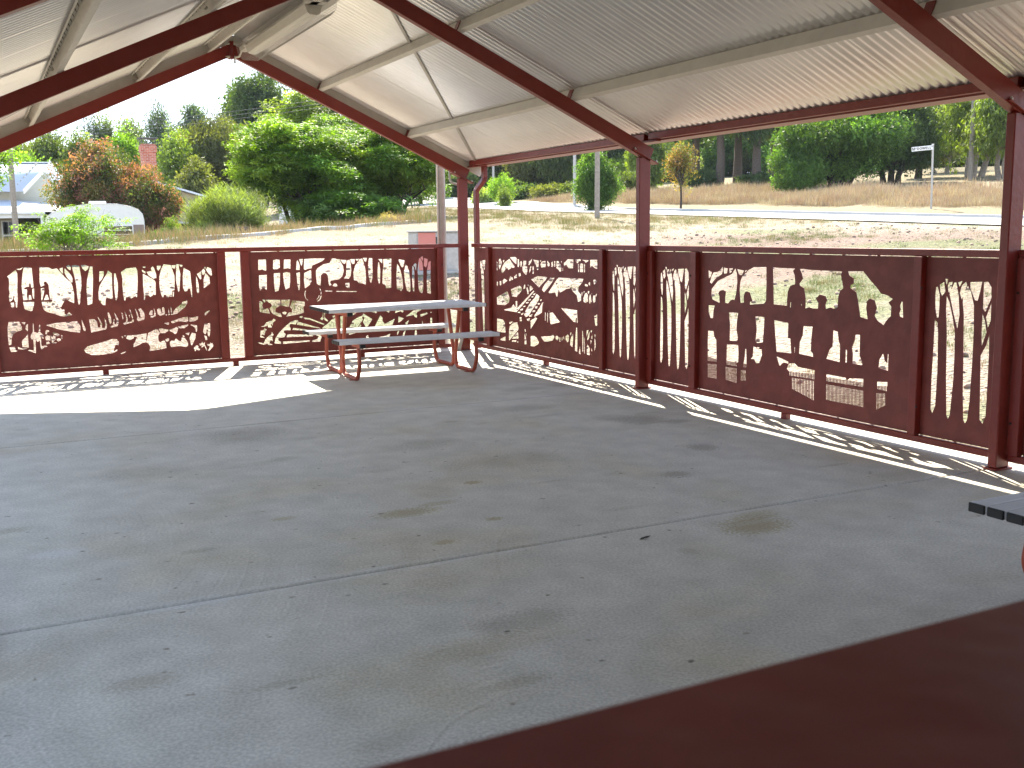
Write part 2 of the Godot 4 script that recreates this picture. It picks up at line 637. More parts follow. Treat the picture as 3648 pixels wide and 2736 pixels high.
# one slab with rounded arrises, textured by its place
func slab(st: SurfaceTool, lo: Vector3, hi: Vector3) -> void:
	st.set_smooth_group(-1)
	var prof := [[0.0, 0.0, lo.y], [0.0, 0.0, -0.014], [0.0, 0.004, -0.005], [0.0, 0.014, 0.0]]
	var ring := func(k: int) -> Array:
		var e: float = prof[k][1]
		var y: float = prof[k][2]
		return [Vector3(lo.x + e, y, lo.z + e), Vector3(hi.x - e, y, lo.z + e), Vector3(hi.x - e, y, hi.z - e), Vector3(lo.x + e, y, hi.z - e)]
	var v := func(p: Vector3) -> void:
		st.set_uv((Vector2(p.x, p.z) - FLOOR_LO) / FLOOR_SIZE)
		st.set_uv2(Vector2(p.x, p.z) * 0.9)
		st.add_vertex(p)
	for k in 3:
		var a: Array = ring.call(k)
		var b: Array = ring.call(k + 1)
		for s in 4:
			var s2 := (s + 1) % 4
			for p: Vector3 in [a[s], a[s2], b[s2], a[s], b[s2], b[s]]:
				v.call(p)
	var t: Array = ring.call(3)
	for p: Vector3 in [t[0], t[1], t[2], t[0], t[2], t[3]]:
		v.call(p)

# ---------------------------------------------------------------- the shelter
func c_section(st: SurfaceTool, side: float, s: float, t: Transform3D, z0: float, z1: float, d := 0.1, w := 0.05, th := 0.004) -> void:
	# web upslope, flanges reaching downslope, lips turned in
	var h := 0.126
	sbox(st, side, s - w / 2, h, z0, s - w / 2 + th, h + d, z1, 0.001, t)
	sbox(st, side, s - w / 2 + th, h, z0, s + w / 2, h + th, z1, 0.001, t)
	sbox(st, side, s - w / 2 + th, h + d - th, z0, s + w / 2, h + d, z1, 0.001, t)
	sbox(st, side, s + w / 2 - th, h + th, z0, s + w / 2, h + 0.016, z1, 0.001, t)
	sbox(st, side, s + w / 2 - th, h + d - 0.016, z0, s + w / 2, h + d - th, z1, 0.001, t)

func bolt_mesh(r := 0.011, h := 0.012) -> ArrayMesh:
	var st := st_new()
	tube(st, [Vector3.ZERO, Vector3(0, h, 0)], [r, r], 6)
	tube(st, [Vector3(0, h, 0), Vector3(0, h * 1.8, 0)], [r * 0.5, r * 0.45], 6)
	return st_done(st)

func sheet_mesh(width: float, s0: float, s1: float) -> ArrayMesh:
	var st := st_new()
	st.set_smooth_group(0)
	var n := int(round(width / 0.0762)) * 10
	var pts := []
	for i in n + 1:
		var z := width * i / n
		pts.append(Vector3(0, 0.008 * cos(TAU * z / 0.0762), z))
	for i in n:
		quad(st, pts[i] + Vector3(s0, 0, 0), pts[i + 1] + Vector3(s0, 0, 0), pts[i + 1] + Vector3(s1, 0, 0), pts[i] + Vector3(s1, 0, 0))
	return st_done(st, true)

func build_shelter() -> void:
	var sh := thing("picnic_shelter", "open picnic shelter with dark red steel frame and unlined corrugated gable roof", "shelter")
	var bolt := bolt_mesh()
	var frames := [0.0, 4.0, 8.0, 12.0, 16.0]
	# posts, with cap and base plates
	for z: float in frames:
		for px: float in [-0.04, -5.886]:
			var x := -0.10 if px > -3 and z < 1.0 else px
			var side := 1.0 if x > -3 else -1.0
			var po := put("post", box_mesh(Vector3(-0.0625, 0.012, -0.0325), Vector3(0.0625, 2.21, 0.0325), 0.006), M.red, sh, Vector3(x, 0, z))
			put("base_plate", box_mesh(Vector3(-0.08, 0.0, -0.05), Vector3(0.08, 0.012, 0.05)), M.red, po)
			var cap := put("cap_plate", box_mesh(Vector3(-0.155, -0.006, -0.055), Vector3(0.155, 0.006, 0.055)), M.red, po, Vector3(0.0, 2.215, 0.0), Basis(Vector3(0, 0, 1), -side * PITCH))
			cap.rotation.z = -side * PITCH
			for k: Array in [[-0.12, 0.042], [0.12, 0.042]]:
				put("bolt", bolt, M.bolt, po, Vector3(k[0], 2.222 - side * k[0] * tan(PITCH), k[1]))
	# rafters, their ridge plates and purlin cleats
	for z: float in frames:
		for side: float in [1.0, -1.0]:
			var t := slope_frame(side, z)
			var st := st_new()
			var foot := 3.27 if side < 0 or z > 1.0 else 3.2
			prism(st, PackedVector2Array([Vector2(side * 0.026, 0), Vector2(side * foot, 0), Vector2(side * foot, 0.125), Vector2(side * -0.031, 0.125)]), -0.0325, 0.0325, t)
			var ra := put("rafter", st_done(st), M.red, sh)
			for s: float in [0.2, 1.07, 2.29]:
				st = st_new()
				sbox(st, side, s - 0.034, 0.125, -0.035, s - 0.027, 0.215, 0.035, 0.001, t)
				put("purlin_cleat", st_done(st), M.red, ra)
			for s: float in [1.07, 2.29]:
				for dz: float in [-0.02, 0.02]:
					put("bolt", bolt, M.bolt, ra, t * Vector3(side * (s + 0.025), 0.17, dz), t.basis * Basis(Vector3(0, 0, 1), -side * PI / 2))
		var pl := put("ridge_plate", box_mesh(Vector3(-0.022, -0.03, -0.06), Vector3(-0.003, 0.16, 0.06)), M.red, sh, Vector3(APEX.x, APEX.y, z))
		put("ridge_plate_mate", box_mesh(Vector3(0.003, -0.03, -0.06), Vector3(0.022, 0.16, 0.06)), M.red, pl)
		for yy: float in [-0.012, 0.13]:
			for zz: float in [-0.045, 0.045]:
				put("bolt", bolt_mesh(0.012, 0.03), M.bolt, pl, Vector3(0.02, yy, zz), Basis(Vector3(0, 0, 1), -PI / 2))
				put("bolt", bolt_mesh(0.012, 0.03), M.bolt, pl, Vector3(-0.02, yy, zz), Basis(Vector3(0, 0, 1), PI / 2))
	# purlins bay by bay (they lap at the rafters), eave beams
	for side: float in [1.0, -1.0]:
		for s: float in [0.2, 1.07, 2.29]:
			for b in 4:
				var st := st_new()
				var t := slope_frame(side)
				c_section(st, side, s, t, frames[b] + 0.002 - (0.04 if b == 0 else 0.0), frames[b + 1] - 0.002 + (0.2 if b == 3 else 0.0))
				put("purlin", st_done(st), M.cream, sh)
				st = st_new()
				for k in int((frames[b + 1] - frames[b]) / 0.152):
					var z: float = frames[b] + 0.1 + k * 0.1524
					tube(st, [t * Vector3(side * (s + 0.008), 0.222, z), t * Vector3(side * (s + 0.008), 0.204, z)], [0.0035, 0.002], 5)
				put("roof_screw", st_done(st), M.wire, sh).set_meta("kind", "stuff")
		var ex := 0.0 if side > 0 else -5.926
		var eb := box_mesh(Vector3(-0.012, 2.372, 0.035), Vector3(0.045, 2.432, 3.965)) if side > 0 else box_mesh(Vector3(-0.045, 2.372, 0.035), Vector3(0.012, 2.432, 3.965))
		for b in 4:
			put("eave_beam", eb, M.red, sh, Vector3(ex, 0, frames[b]))
			var pk := put("eave_bracket", box_mesh(Vector3(-0.004, 2.352, -0.11), Vector3(0.05, 2.37, 0.16)), M.red, sh, Vector3(ex - (0.0 if side > 0 else 0.046), 0, frames[b]))
			pk.position.y = -0.002
	# corrugated sheets
	for side: float in [1.0, -1.0]:
		var sheet := sheet_mesh(0.762, side * 0.05, side * 3.275)
		for k in 23:
			var z := -0.075 + k * 0.724
			if z > 15.6:
				break
			var t := slope_frame(side, z)
			t.origin = t * Vector3(0, 0.2355 + (0.0012 if k % 2 == 1 else 0.0), 0)
			var o := put("roof_sheet", sheet, M.zinc, sh)
			o.transform = Transform3D(t.basis, t.origin)
	var st := st_new()
	for side: float in [1.0, -1.0]:
		sbox(st, side, -0.135, 0.25, -0.08, 0.2, 0.2515, ROOF_END, 0.0005, slope_frame(side))
	put("ridge_capping", st_done(st), M.zinc, sh)
	# gable barge boards, cream inside
	for side: float in [1.0, -1.0]:
		st = st_new()
		sbox(st, side, -0.05 if side > 0 else 0.06, 0.127, -0.05, 3.4, 0.262, -0.042, 0.001, slope_frame(side))
		put("barge_board", st_done(st), M.cream, sh)
	put("ridge_filler", box_mesh(Vector3(APEX.x - 0.2, APEX.y + 0.10, -0.056), Vector3(APEX.x + 0.2, APEX.y + 0.24, -0.052), 0.001), M.cream, sh)
	# strap brace under the sheets of the first bay
	for side: float in [1.0, -1.0]:
		st = st_new()
		var t := slope_frame(side)
		var a := t * Vector3(side * 3.24, 0.2185, 0.09)
		var b := t * Vector3(side * 0.06, 0.2185, 4.1)
		var d := (b - a).normalized()
		var up := t.basis.y
		var across := d.cross(up).normalized()
		bbox(st, Vector3(-0.019, -0.001, 0), Vector3(0.019, 0.001, (b - a).length()), 0.0003, Transform3D(Basis(across, up, d) if across.cross(up).dot(d) > 0 else Basis(-across, up, d), a))
		put("strap_brace", st_done(st), M.galv, sh)
	# gutters, downpipe
	for side: float in [1.0, -1.0]:
		st = st_new()
		var o := PackedVector2Array([Vector2(0.05, 2.36), Vector2(0.243, 2.36), Vector2(0.25, 2.368), Vector2(0.25, 2.455), Vector2(0.243, 2.46), Vector2(0.243, 2.37), Vector2(0.055, 2.368), Vector2(0.055, 2.5), Vector2(0.05, 2.5)])
		if side < 0:
			for i in o.size():
				o[i].x = -5.926 - o[i].x
		prism(st, o, -0.09, ROOF_END)
		put("gutter", st_done(st), M.red, sh)
	var dp := [Vector3(0.14, 2.37, 0.16), Vector3(0.14, 2.20, 0.16), Vector3(0.082, 2.06, 0.03), Vector3(0.082, 0.02, 0.03)]
	st = st_new()
	var path := rounded(dp, 0.03, 3)
	for i in path.size() - 1:
		var a: Vector3 = path[i]
		var b: Vector3 = path[i + 1]
		if (b - a).length() < 0.001:
			continue
		var y := (b - a).normalized()
		var x := Vector3(0, 0, 1).cross(y).normalized() * -1.0
		x = y.cross(Vector3(0, 0, 1)).normalized()
		var zz := x.cross(y)
		bbox(st, Vector3(-0.025, -0.004, -0.045), Vector3(0.025, (b - a).length() + 0.004, 0.045), 0.006, Transform3D(Basis(x, y, zz), a))
	put("downpipe", st_done(st), M.red, sh)
	# a conduit bend by the corner post and a galvanised foot bracket
	put("conduit_bend", pipe_mesh(rounded([Vector3(-0.25, 2.35, -0.055), Vector3(-0.25, 2.16, -0.055), Vector3(-0.11, 2.13, -0.055)], 0.08, 6), 0.014), M.galv, sh)
	st = st_new()
	prism(st, PackedVector2Array([Vector2(-0.1, 0.0), Vector2(0.0, 0.0), Vector2(0.03, 0.1), Vector2(0.05, 0.17), Vector2(0.02, 0.19), Vector2(-0.02, 0.08), Vector2(-0.08, 0.06)]), 0.06, 0.068)
	put("foot_bracket", st_done(st), M.galv, sh, Vector3(-0.2, 0, 0.0))
	# rails between the posts, standing on short feet
	rail(sh, Vector3(-5.82, 0, 0), Vector3(-0.105, 0, 0), [-4.53, -3.085, -1.52])
	for b in 4:
		rail(sh, Vector3(0.02, 0, frames[b] + 0.035), Vector3(0.02, 0, frames[b + 1] - 0.035), [frames[b] + 1.97])
		rail(sh, Vector3(-5.946, 0, frames[b] + 0.035), Vector3(-5.946, 0, frames[b + 1] - 0.035), [frames[b] + 1.97])
	# the end bay behind the viewer is closed in as a store
	put("store_wall", box_mesh(Vector3(-5.82, 0.0, 16.04), Vector3(-0.105, 2.25, 16.08)), M.red, sh)
	st = st_new()
	prism(st, PackedVector2Array([Vector2(-5.9, 2.252), Vector2(-0.03, 2.252), Vector2(APEX.x, 3.66)]), 16.04, 16.08)
	put("store_gable", st_done(st), M.red, sh)
	for x: float in [-5.965, 0.05]:
		put("store_wall", box_mesh(Vector3(x - 0.004, 0.1, 12.3), Vector3(x + 0.004, 2.34, 16.0), 0.001), M.red, sh)
	# front rail close to the viewer
	put("rail", box_mesh(Vector3(-5.82, 1.335, 12.076), Vector3(-0.105, 1.385, 12.178), 0.004), M.panel_red, sh)
	put("rail", box_mesh(Vector3(-5.82, 0.05, 12.083), Vector3(-0.105, 0.095, 12.178), 0.006), M.red, sh)
	for x: float in [-4.5, -3.0, -1.5]:
		put("rail_foot", box_mesh(Vector3(x - 0.032, 0, 12.09), Vector3(x + 0.032, 0.05, 12.155)), M.red, sh)

func rail(parent: Node3D, a: Vector3, b: Vector3, feet: Array) -> void:
	var along_x := absf(b.x - a.x) > absf(b.z - a.z)
	var e := Vector3(0, 0, 0.025) if along_x else Vector3(0.025, 0, 0)
	put("rail", box_mesh(a - e + Vector3(0, 1.335, 0), b + e + Vector3(0, 1.385, 0), 0.004), M.red, parent)
	put("rail", box_mesh(a - e + Vector3(0, 0.048, 0), b + e + Vector3(0, 0.094, 0), 0.004), M.red, parent)
	for f: float in feet:
		var c := Vector3(f, 0, a.z) if along_x else Vector3(a.x, 0, f)
		put("rail_foot", box_mesh(c + Vector3(-0.032, 0, -0.025), c + Vector3(0.032, 0.047, 0.025)) if along_x else box_mesh(c + Vector3(-0.025, 0, -0.032), c + Vector3(0.025, 0.047, 0.032)), M.red, parent)

# ---------------------------------------------------------------- the cut-out screens
# u runs along the wall (x for the back wall, z for the right one) and v up, in millimetres
var cut_from: CSGShape3D
var cut_shift := 0

func screen(called: String, label: String, right_wall: bool, u0: float, u1: float, v0: float, v1: float, f0: float, f1: float, group := "") -> Node3D:
	var t := thing(called, label, "screen panel", Vector3.ZERO, 0.0, group)
	var off := 0.034 if right_wall else -0.024     # how far outside the rail line the sheet hangs
	var s := CSGBox3D.new()
	s.name = "sheet"
	s.size = Vector3(u1 - u0, v1 - v0, 0.005)
	s.material = M.panel_red
	t.add_child(s)
	# right wall: local x -> world z, local y -> y, local z -> -x
	if right_wall:
		s.transform = Transform3D(Basis(Vector3(0, 0, 1), Vector3(0, 1, 0), Vector3(-1, 0, 0)), Vector3(off, (v0 + v1) / 2, (u0 + u1) / 2))
	else:
		s.transform = Transform3D(Basis.IDENTITY, Vector3((u0 + u1) / 2, (v0 + v1) / 2, off))
	cut_from = s
	cut_shift = 0
	# upright frame bars at both sides, standing in from the sheet
	for e: Array in [[f0, u0 + 0.012], [u1 - 0.012, f1]]:
		if absf(e[1] - e[0]) < 0.02:
			continue
		if right_wall:
			put("upright", box_mesh(Vector3(-0.022, 0.0945, e[0]), Vector3(0.031, 1.3345, e[1]), 0.004), M.red, t)
		else:
			put("upright", box_mesh(Vector3(e[0], 0.0945, -0.021), Vector3(e[1], 1.3345, 0.024), 0.004), M.red, t)
	# tabs that tie the sheet to the rails
	var n := maxi(2, int((u1 - u0) / 0.33))
	var bm := bolt_mesh(0.008, 0.006)
	for k in n + 1:
		var u := lerpf(u0 + 0.03, u1 - 0.03, float(k) / n)
		for v: float in [0.0955, v1 - 0.002]:
			var top := v1 + 0.0 if v > 0.5 else v0
			var lo := minf(v, top)
			var hi := maxf(v, top)
			if v > 0.5:
				lo = v1 - 0.004
				hi = 1.3345
			if hi - lo < 0.004:
				continue
			var w := 0.012
			if right_wall:
				put("tab", box_mesh(Vector3(off - 0.009, lo, u - w), Vector3(off - 0.0035, hi, u + w), 0.001), M.panel_red, t)
			else:
				put("tab", box_mesh(Vector3(u - w, lo, off + 0.0035), Vector3(u + w, hi, off + 0.009), 0.001), M.panel_red, t)
	for v: float in [0.3, 1.12]:
		if right_wall:
			put("bolt", bm, M.black, t, Vector3(-0.022, v, f0 + 0.02), Basis(Vector3(0, 0, 1), PI / 2))
		else:
			put("bolt", bm, M.black, t, Vector3(f1 - 0.02, v, 0.024), Basis(Vector3(1, 0, 0), PI / 2))
	return t

func cut(a: Array) -> void:
	var poly := PackedVector2Array()
	var c := cut_from.position
	var cu := c.z if cut_from.basis.x.z > 0.5 else c.x
	for i in range(0, a.size(), 2):
		poly.append(Vector2((a[i] + cut_shift) * 0.001 - cu, a[i + 1] * 0.001 - c.y))
	for q: PackedVector2Array in Geometry2D.offset_polygon(poly, 0.0005, Geometry2D.JOIN_MITER):
		if Geometry2D.triangulate_polygon(q).is_empty():
			continue
		var p := CSGPolygon3D.new()
		p.name = "cut_out"
		p.polygon = q
		p.depth = 0.04
		p.position.z = 0.02
		p.operation = CSGShape3D.OPERATION_SUBTRACTION
		p.material = M.panel_red
		cut_from.add_child(p, true)

func build_screens() -> void:
	screen("screen_panel", "wide screen cut with two tree fellers and a horse team, leftmost of the back wall", false, -5.590, -3.235, 0.1, 1.328, -5.66, -3.150)
	cut([-5447,1122,-5410,1149,-5363,1187,-5347,1150,-5350,1081,-5361,967,-5363,878,-5376,783,-5386,787,-5386,841,-5399,880,-5388,905,-5402,915,-5406,886,-5420,865,-5441,850,-5445,907,-5435,941,-5440,983,-5432,1046,-5433,1102])
	cut([-5352,1198,-5321,1200,-5288,1213,-5310,1190,-5333,1187])
	cut([-5433,840,-5402,842,-5403,791,-5421,782,-5434,799])
	cut([-5280,1208,-5256,1215,-5202,1206,-5201,1133,-5200,1070,-5199,996,-5220,994,-5223,1013,-5223,1035,-5234,1042,-5242,1030,-5242,1007,-5266,1005,-5296,989,-5285,978,-5267,980,-5265,951,-5272,913,-5267,865,-5308,862,-5312,915,-5314,1016,-5303,1105,-5291,1168])
	cut([-5249,915,-5232,911,-5226,866,-5256,863])
	cut([-5212,984,-5194,983,-5202,875,-5210,879,-5216,924])
	cut([-5312,844,-5205,840,-5209,808,-5229,745,-5244,742,-5301,764,-5309,812])
	cut([-5125,1214,-5035,1206,-5001,1186,-4953,1193,-4931,1164,-4877,1091,-4821,1032,-4809,992,-4799,908,-4805,810,-4847,832,-4890,859,-4913,821,-4944,764,-4937,745,-4910,747,-4910,698,-4890,684,-4864,715,-4836,681,-4906,668,-4953,677,-5023,706,-5087,726,-5114,753,-5127,805,-5129,837,-5026,833,-5020,855,-5042,859,-5047,917,-5048,1020,-5069,1053,-5087,1056,-5097,1038,-5089,1018,-5126,1000,-5135,1048])
	cut([-5127,984,-5095,986,-5095,957,-5121,859,-5131,853,-5129,946])
	cut([-5082,912,-5068,911,-5054,859,-5107,855])
	cut([-4930,1189,-4896,1201,-4895,1137,-4909,1147])
	cut([-4876,1191,-4843,1155,-4815,1115,-4803,1076,-4809,1034,-4826,1045,-4864,1104,-4879,1143])
	cut([-4859,1213,-4832,1229,-4812,1206,-4818,1170,-4841,1184])
	cut([-4802,1221,-4766,1224,-4727,1216,-4722,1164,-4715,1086,-4718,996,-4733,912,-4745,814,-4756,789,-4763,815,-4769,906,-4769,997,-4779,1082,-4794,1166])
	cut([-4709,1222,-4669,1224,-4628,1207,-4642,1175,-4668,1158,-4693,1183])
	cut([-4616,1207,-4591,1206,-4594,1070,-4619,796,-4668,782,-4667,850,-4669,955,-4656,1059,-4632,1149])
	cut([-4522,1149,-4479,1150,-4478,1112,-4503,1060,-4532,1032])
	cut([-4434,1156,-4417,1143,-4396,1122,-4402,945,-4402,840,-4427,844,-4467,859,-4477,836,-4485,774,-4509,778,-4532,805,-4549,845,-4546,924,-4532,989,-4505,1034,-4467,1092,-4443,1130])
	cut([-5469,635,-5365,633,-5358,610,-5346,578,-5345,542,-5393,529,-5436,499,-5453,462,-5461,392,-5485,387,-5487,496,-5482,578])
	cut([-5343,625,-5305,624,-5319,599])
	cut([-5301,594,-5284,603,-5289,523,-5310,550])
	cut([-5292,494,-5293,349,-5354,359,-5355,417,-5345,436,-5317,460])
	cut([-5481,361,-5429,364,-5423,328,-5406,321,-5421,312,-5470,312])
	cut([-5400,362,-5355,340,-5308,340,-5344,332,-5396,339])
	cut([-5234,604,-5228,604,-5228,513,-5191,502,-5181,517,-5173,588,-5164,587,-5168,510,-5132,466,-5138,463,-5158,477,-5137,440,-5146,438,-5164,465,-5167,380,-5163,357,-5113,358,-5108,348,-5140,343,-5163,322,-5174,329,-5178,420,-5201,405,-5219,435,-5227,284,-5236,287,-5304,318,-5286,323,-5243,311,-5241,462,-5252,431,-5268,457,-5259,489,-5240,514])
	cut([-5113,520,-5095,532,-5072,514,-5096,506,-5104,484,-5117,485])
	cut([-5121,456,-5102,474,-5085,463,-5072,466,-5074,414,-5117,420])
	cut([-5061,465,-5050,445,-5037,467,-5017,450,-5024,430,-5013,427,-5060,384])
	cut([-5043,500,-5002,491,-4974,470,-4990,455,-5010,462,-5039,480])
	cut([-5007,423,-4991,432,-4971,427,-4966,408,-4991,399,-5008,407])
	cut([-4962,469,-4946,455,-4957,449])
	cut([-4961,440,-4949,436,-4956,423])
	cut([-5116,397,-5092,402,-5078,382,-5115,371])
	cut([-5057,384,-5045,391,-5009,387,-5016,380])
	cut([-5100,584,-5000,602,-4789,610,-4768,573,-4757,540,-4768,481,-4858,499,-4976,529,-5063,563,-5097,577])
	cut([-4740,624,-4733,598,-4715,544,-4706,518,-4712,495,-4730,506,-4740,578])
	cut([-4664,621,-4612,625,-4586,594,-4578,530,-4501,516,-4493,506,-4652,477,-4657,541])
	cut([-4576,649,-4562,632,-4532,568,-4538,526,-4556,529,-4547,569])
	cut([-4505,629,-4490,599,-4483,552,-4489,512,-4507,519,-4498,553])
	cut([-4738,288,-4699,326,-4599,349,-4498,373,-4434,393,-4390,387,-4370,356,-4376,319,-4407,328,-4425,282,-4430,252,-4391,273,-4396,253,-4444,233,-4507,228,-4601,221,-4669,228,-4722,258])
	cut([-4468,690,-4455,690,-4434,629,-4434,576,-4448,560,-4456,577])
	cut([-4399,688,-4385,667,-4358,605,-4360,566,-4372,533,-4451,520,-4456,534,-4424,542,-4407,615,-4401,611,-4402,554,-4382,560,-4377,600])
	cut([-4321,687,-4310,670,-4304,609,-4315,610])
	cut([-4289,695,-4272,661,-4260,607,-4265,574,-4246,576,-4221,579,-4210,601,-4195,597,-4199,571,-4298,546,-4311,563,-4278,578,-4274,628])
	cut([-4234,716,-4225,706,-4202,618,-4212,612])
	cut([-4244,657,-4235,646,-4240,620])
	cut([-4174,720,-4162,703,-4146,655,-4139,615,-4078,622,-4083,595,-4148,578,-4161,596,-4154,629])
	cut([-4139,712,-4113,721,-4081,672,-4074,626,-4119,624,-4125,681])
	cut([-4024,670,-4006,692,-3987,695,-3990,641,-4013,639,-4026,650])
	cut([-3972,718,-3964,694,-3954,653,-3958,626,-3995,608,-4014,615,-4010,629,-3974,634,-3969,667])
	cut([-3938,700,-3918,715,-3899,704,-3892,664,-3879,649,-3882,711,-3872,727,-3859,716,-3853,662,-3864,639,-3910,629,-3931,645])
	cut([-3844,644,-3831,640,-3835,628,-3846,631])
	cut([-3811,707,-3804,653,-3800,636,-3819,628])
	cut([-3787,723,-3778,706,-3773,634,-3786,632])
	cut([-3757,671,-3736,701,-3667,749,-3653,775,-3619,781,-3602,797,-3597,759,-3630,713,-3719,645,-3773,632,-3762,651])
	cut([-3869,541,-3817,548,-3815,528,-3832,520])
	cut([-3793,557,-3757,569,-3663,598,-3603,599,-3599,554,-3619,543,-3711,556,-3772,536,-3785,540])
	cut([-3584,588,-3486,600,-3491,566,-3533,547,-3589,547])
	cut([-3410,634,-3386,654,-3350,665,-3356,649,-3387,626,-3409,600])
	cut([-3721,495,-3608,513,-3603,503,-3643,474,-3703,472])
	cut([-3581,510,-3505,498,-3506,443,-3516,419,-3522,433,-3524,461,-3549,490])
	cut([-3932,479,-3899,484,-3873,473,-3828,467,-3829,450,-3866,428,-3915,431,-3923,455])
	cut([-3815,470,-3769,474,-3735,493,-3716,471,-3735,424,-3756,408,-3778,430,-3813,449])
	cut([-4050,438,-3957,481,-3939,463,-3921,431,-3943,402,-3943,347,-3928,323,-3881,344,-3863,315,-3860,257,-3920,244,-4047,233,-4036,271,-4045,306,-4076,335,-4059,395])
	cut([-4278,421,-4179,423,-4067,435,-4079,335,-4121,327,-4161,306,-4217,286,-4214,323,-4197,342,-4182,382,-4166,381,-4180,405,-4203,406,-4210,387,-4253,369,-4289,391])
	cut([-3868,350,-3841,365,-3824,361,-3829,337,-3853,325])
	cut([-3817,323,-3800,336,-3767,330,-3749,360,-3714,327,-3692,322,-3682,366,-3650,358,-3619,308,-3618,266,-3642,254,-3708,268,-3768,265,-3807,264,-3819,285])
	cut([-3675,385,-3661,389,-3649,375,-3669,371])
	cut([-3640,409,-3593,420,-3605,386])
	cut([-3567,415,-3524,402,-3530,351,-3575,264,-3584,278,-3597,355])
	cut([-3417,517,-3356,514,-3358,424,-3371,357,-3384,370,-3392,412,-3380,443,-3404,441,-3399,413,-3417,386,-3436,408,-3438,429])
	cut([-3428,376,-3401,364,-3396,322,-3417,320])
	cut([-3557,235,-3539,254,-3518,264,-3499,252,-3509,239,-3484,216,-3498,203,-3527,216,-3542,194,-3547,220])
	cut([-3490,283,-3467,278,-3459,305,-3446,284,-3426,293,-3430,269,-3421,247,-3405,201,-3414,202,-3434,255,-3469,233,-3461,264,-3483,258])
	cut([-3403,274,-3373,269,-3361,292,-3356,271,-3338,285,-3342,263,-3331,263,-3337,235,-3387,188,-3391,200,-3371,244,-3397,256])
	cut([-4360,224,-4331,236,-4299,244,-4312,229,-4351,216])
	cut([-4338,414,-4323,413,-4324,390])
	cut([-4313,423,-4288,425,-4300,414])
	cut([-4371,1122,-4356,1121,-4350,1075,-4340,1022,-4342,943,-4354,857,-4366,825,-4375,829,-4375,865,-4380,944,-4377,1036])
	cut([-4299,1133,-4240,1174,-4139,1182,-4125,1154,-4124,1068,-4135,935,-4146,846,-4162,863,-4208,838,-4241,856,-4263,854,-4272,814,-4281,818,-4290,888,-4292,994,-4286,1066])
	cut([-4064,1189,-4034,1188,-4038,1177,-4060,1178])
	cut([-4074,1156,-4037,1132,-4040,1111,-4072,1134])
	cut([-4025,1128,-3970,1140,-3977,1170,-3957,1190,-3942,1169,-3924,1102,-3923,1058,-3956,1051,-4005,1091])
	cut([-3910,1195,-3867,1194,-3875,1167,-3898,1138,-3911,1162])
	cut([-4066,1109,-4012,1078,-3956,1043,-3935,1015,-3941,868,-3967,869,-4000,847,-4024,868,-4053,869,-4063,816,-4071,816,-4068,880,-4072,986])
	cut([-3837,1210,-3756,1198,-3743,1144,-3724,1076,-3727,975,-3734,914,-3757,912,-3770,841,-3799,849,-3804,832,-3826,837,-3831,864,-3854,865,-3855,838,-3871,838,-3888,893,-3895,980,-3890,1074,-3866,1154])
	cut([-3750,1196,-3704,1198,-3712,1166,-3723,1158,-3742,1167])
	cut([-3697,1206,-3671,1209,-3669,1162,-3658,1094,-3665,1027,-3680,899,-3692,896,-3702,954,-3711,1028])
	cut([-3665,1204,-3626,1194,-3637,1176,-3656,1183])
	cut([-3618,1164,-3547,1121,-3545,1050,-3538,927,-3541,822,-3547,832,-3558,925,-3581,926,-3593,899,-3623,896,-3637,944,-3633,1066])
	cut([-3754,895,-3739,894,-3746,840,-3757,844])
	cut([-3484,1065,-3472,1034,-3460,966,-3461,880,-3475,867,-3484,884,-3488,967])
	cut([-3473,1089,-3428,1118,-3427,1033,-3440,1026,-3458,1058])
	cut([-3421,1121,-3396,1148,-3377,1123,-3382,1100,-3400,1074,-3416,1087])
	cut([-3385,1164,-3375,1168,-3371,1147,-3383,1151])
	cut([-3367,1137,-3352,1167,-3309,1145,-3303,1070,-3326,1071,-3358,1113])
	cut([-3375,1099,-3334,1047,-3332,975,-3405,921,-3401,1025])
	screen("screen_panel", "wide screen cut with a steam train, sleepers and kangaroos, behind the picnic table", false, -2.885, -0.465, 0.1, 1.328, -2.975, -0.395)
	cut([-2758,1236,-2667,1238,-2668,1108,-2690,1109,-2718,1124,-2736,1117,-2763,1115])
	cut([-2579,1229,-2543,1235,-2504,1230,-2503,1139,-2534,1120,-2577,1120,-2587,1127])
	cut([-2450,1231,-2371,1231,-2376,1121,-2415,1128,-2459,1120])
	cut([-2757,1052,-2665,1056,-2673,877,-2704,903,-2729,897,-2754,873,-2762,929])
	cut([-2580,1071,-2504,1074,-2514,935,-2531,865,-2575,852,-2582,965])
	cut([-2468,1071,-2428,1084,-2382,1069,-2387,959,-2397,895,-2422,886,-2445,872,-2463,947])
	cut([-2296,1211,-2281,1218,-2262,1161,-2264,1104,-2308,1105])
	cut([-2266,1232,-2219,1234,-2224,1196,-2237,1150,-2247,1161])
	cut([-2306,1066,-2263,1076,-2270,884,-2284,856,-2298,913])
	cut([-2204,1231,-2109,1237,-1946,1233,-1977,1204,-2052,1174,-2105,1153,-2117,1118,-2158,1116,-2195,1101,-2213,1110])
	cut([-2211,1064,-2133,1097,-2122,1086,-2124,957,-2139,947,-2144,922,-2208,878,-2217,968])
	cut([-1857,1231,-1812,1230,-1794,1220,-1760,1220,-1746,1184,-1718,1133,-1712,1074,-1734,1010,-1777,975,-1882,964,-1891,942,-1873,909,-1900,899,-1910,929,-1917,1023,-1938,1056,-1976,1057,-2003,1032,-2011,907,-2041,915,-2058,934,-2065,1034,-2063,1092,-2044,1116,-1964,1164,-1889,1177])
	cut([-1752,1213,-1673,1207,-1686,1172,-1702,1158,-1724,1173])
	cut([-1862,898,-1842,926,-1816,925,-1798,896,-1825,886])
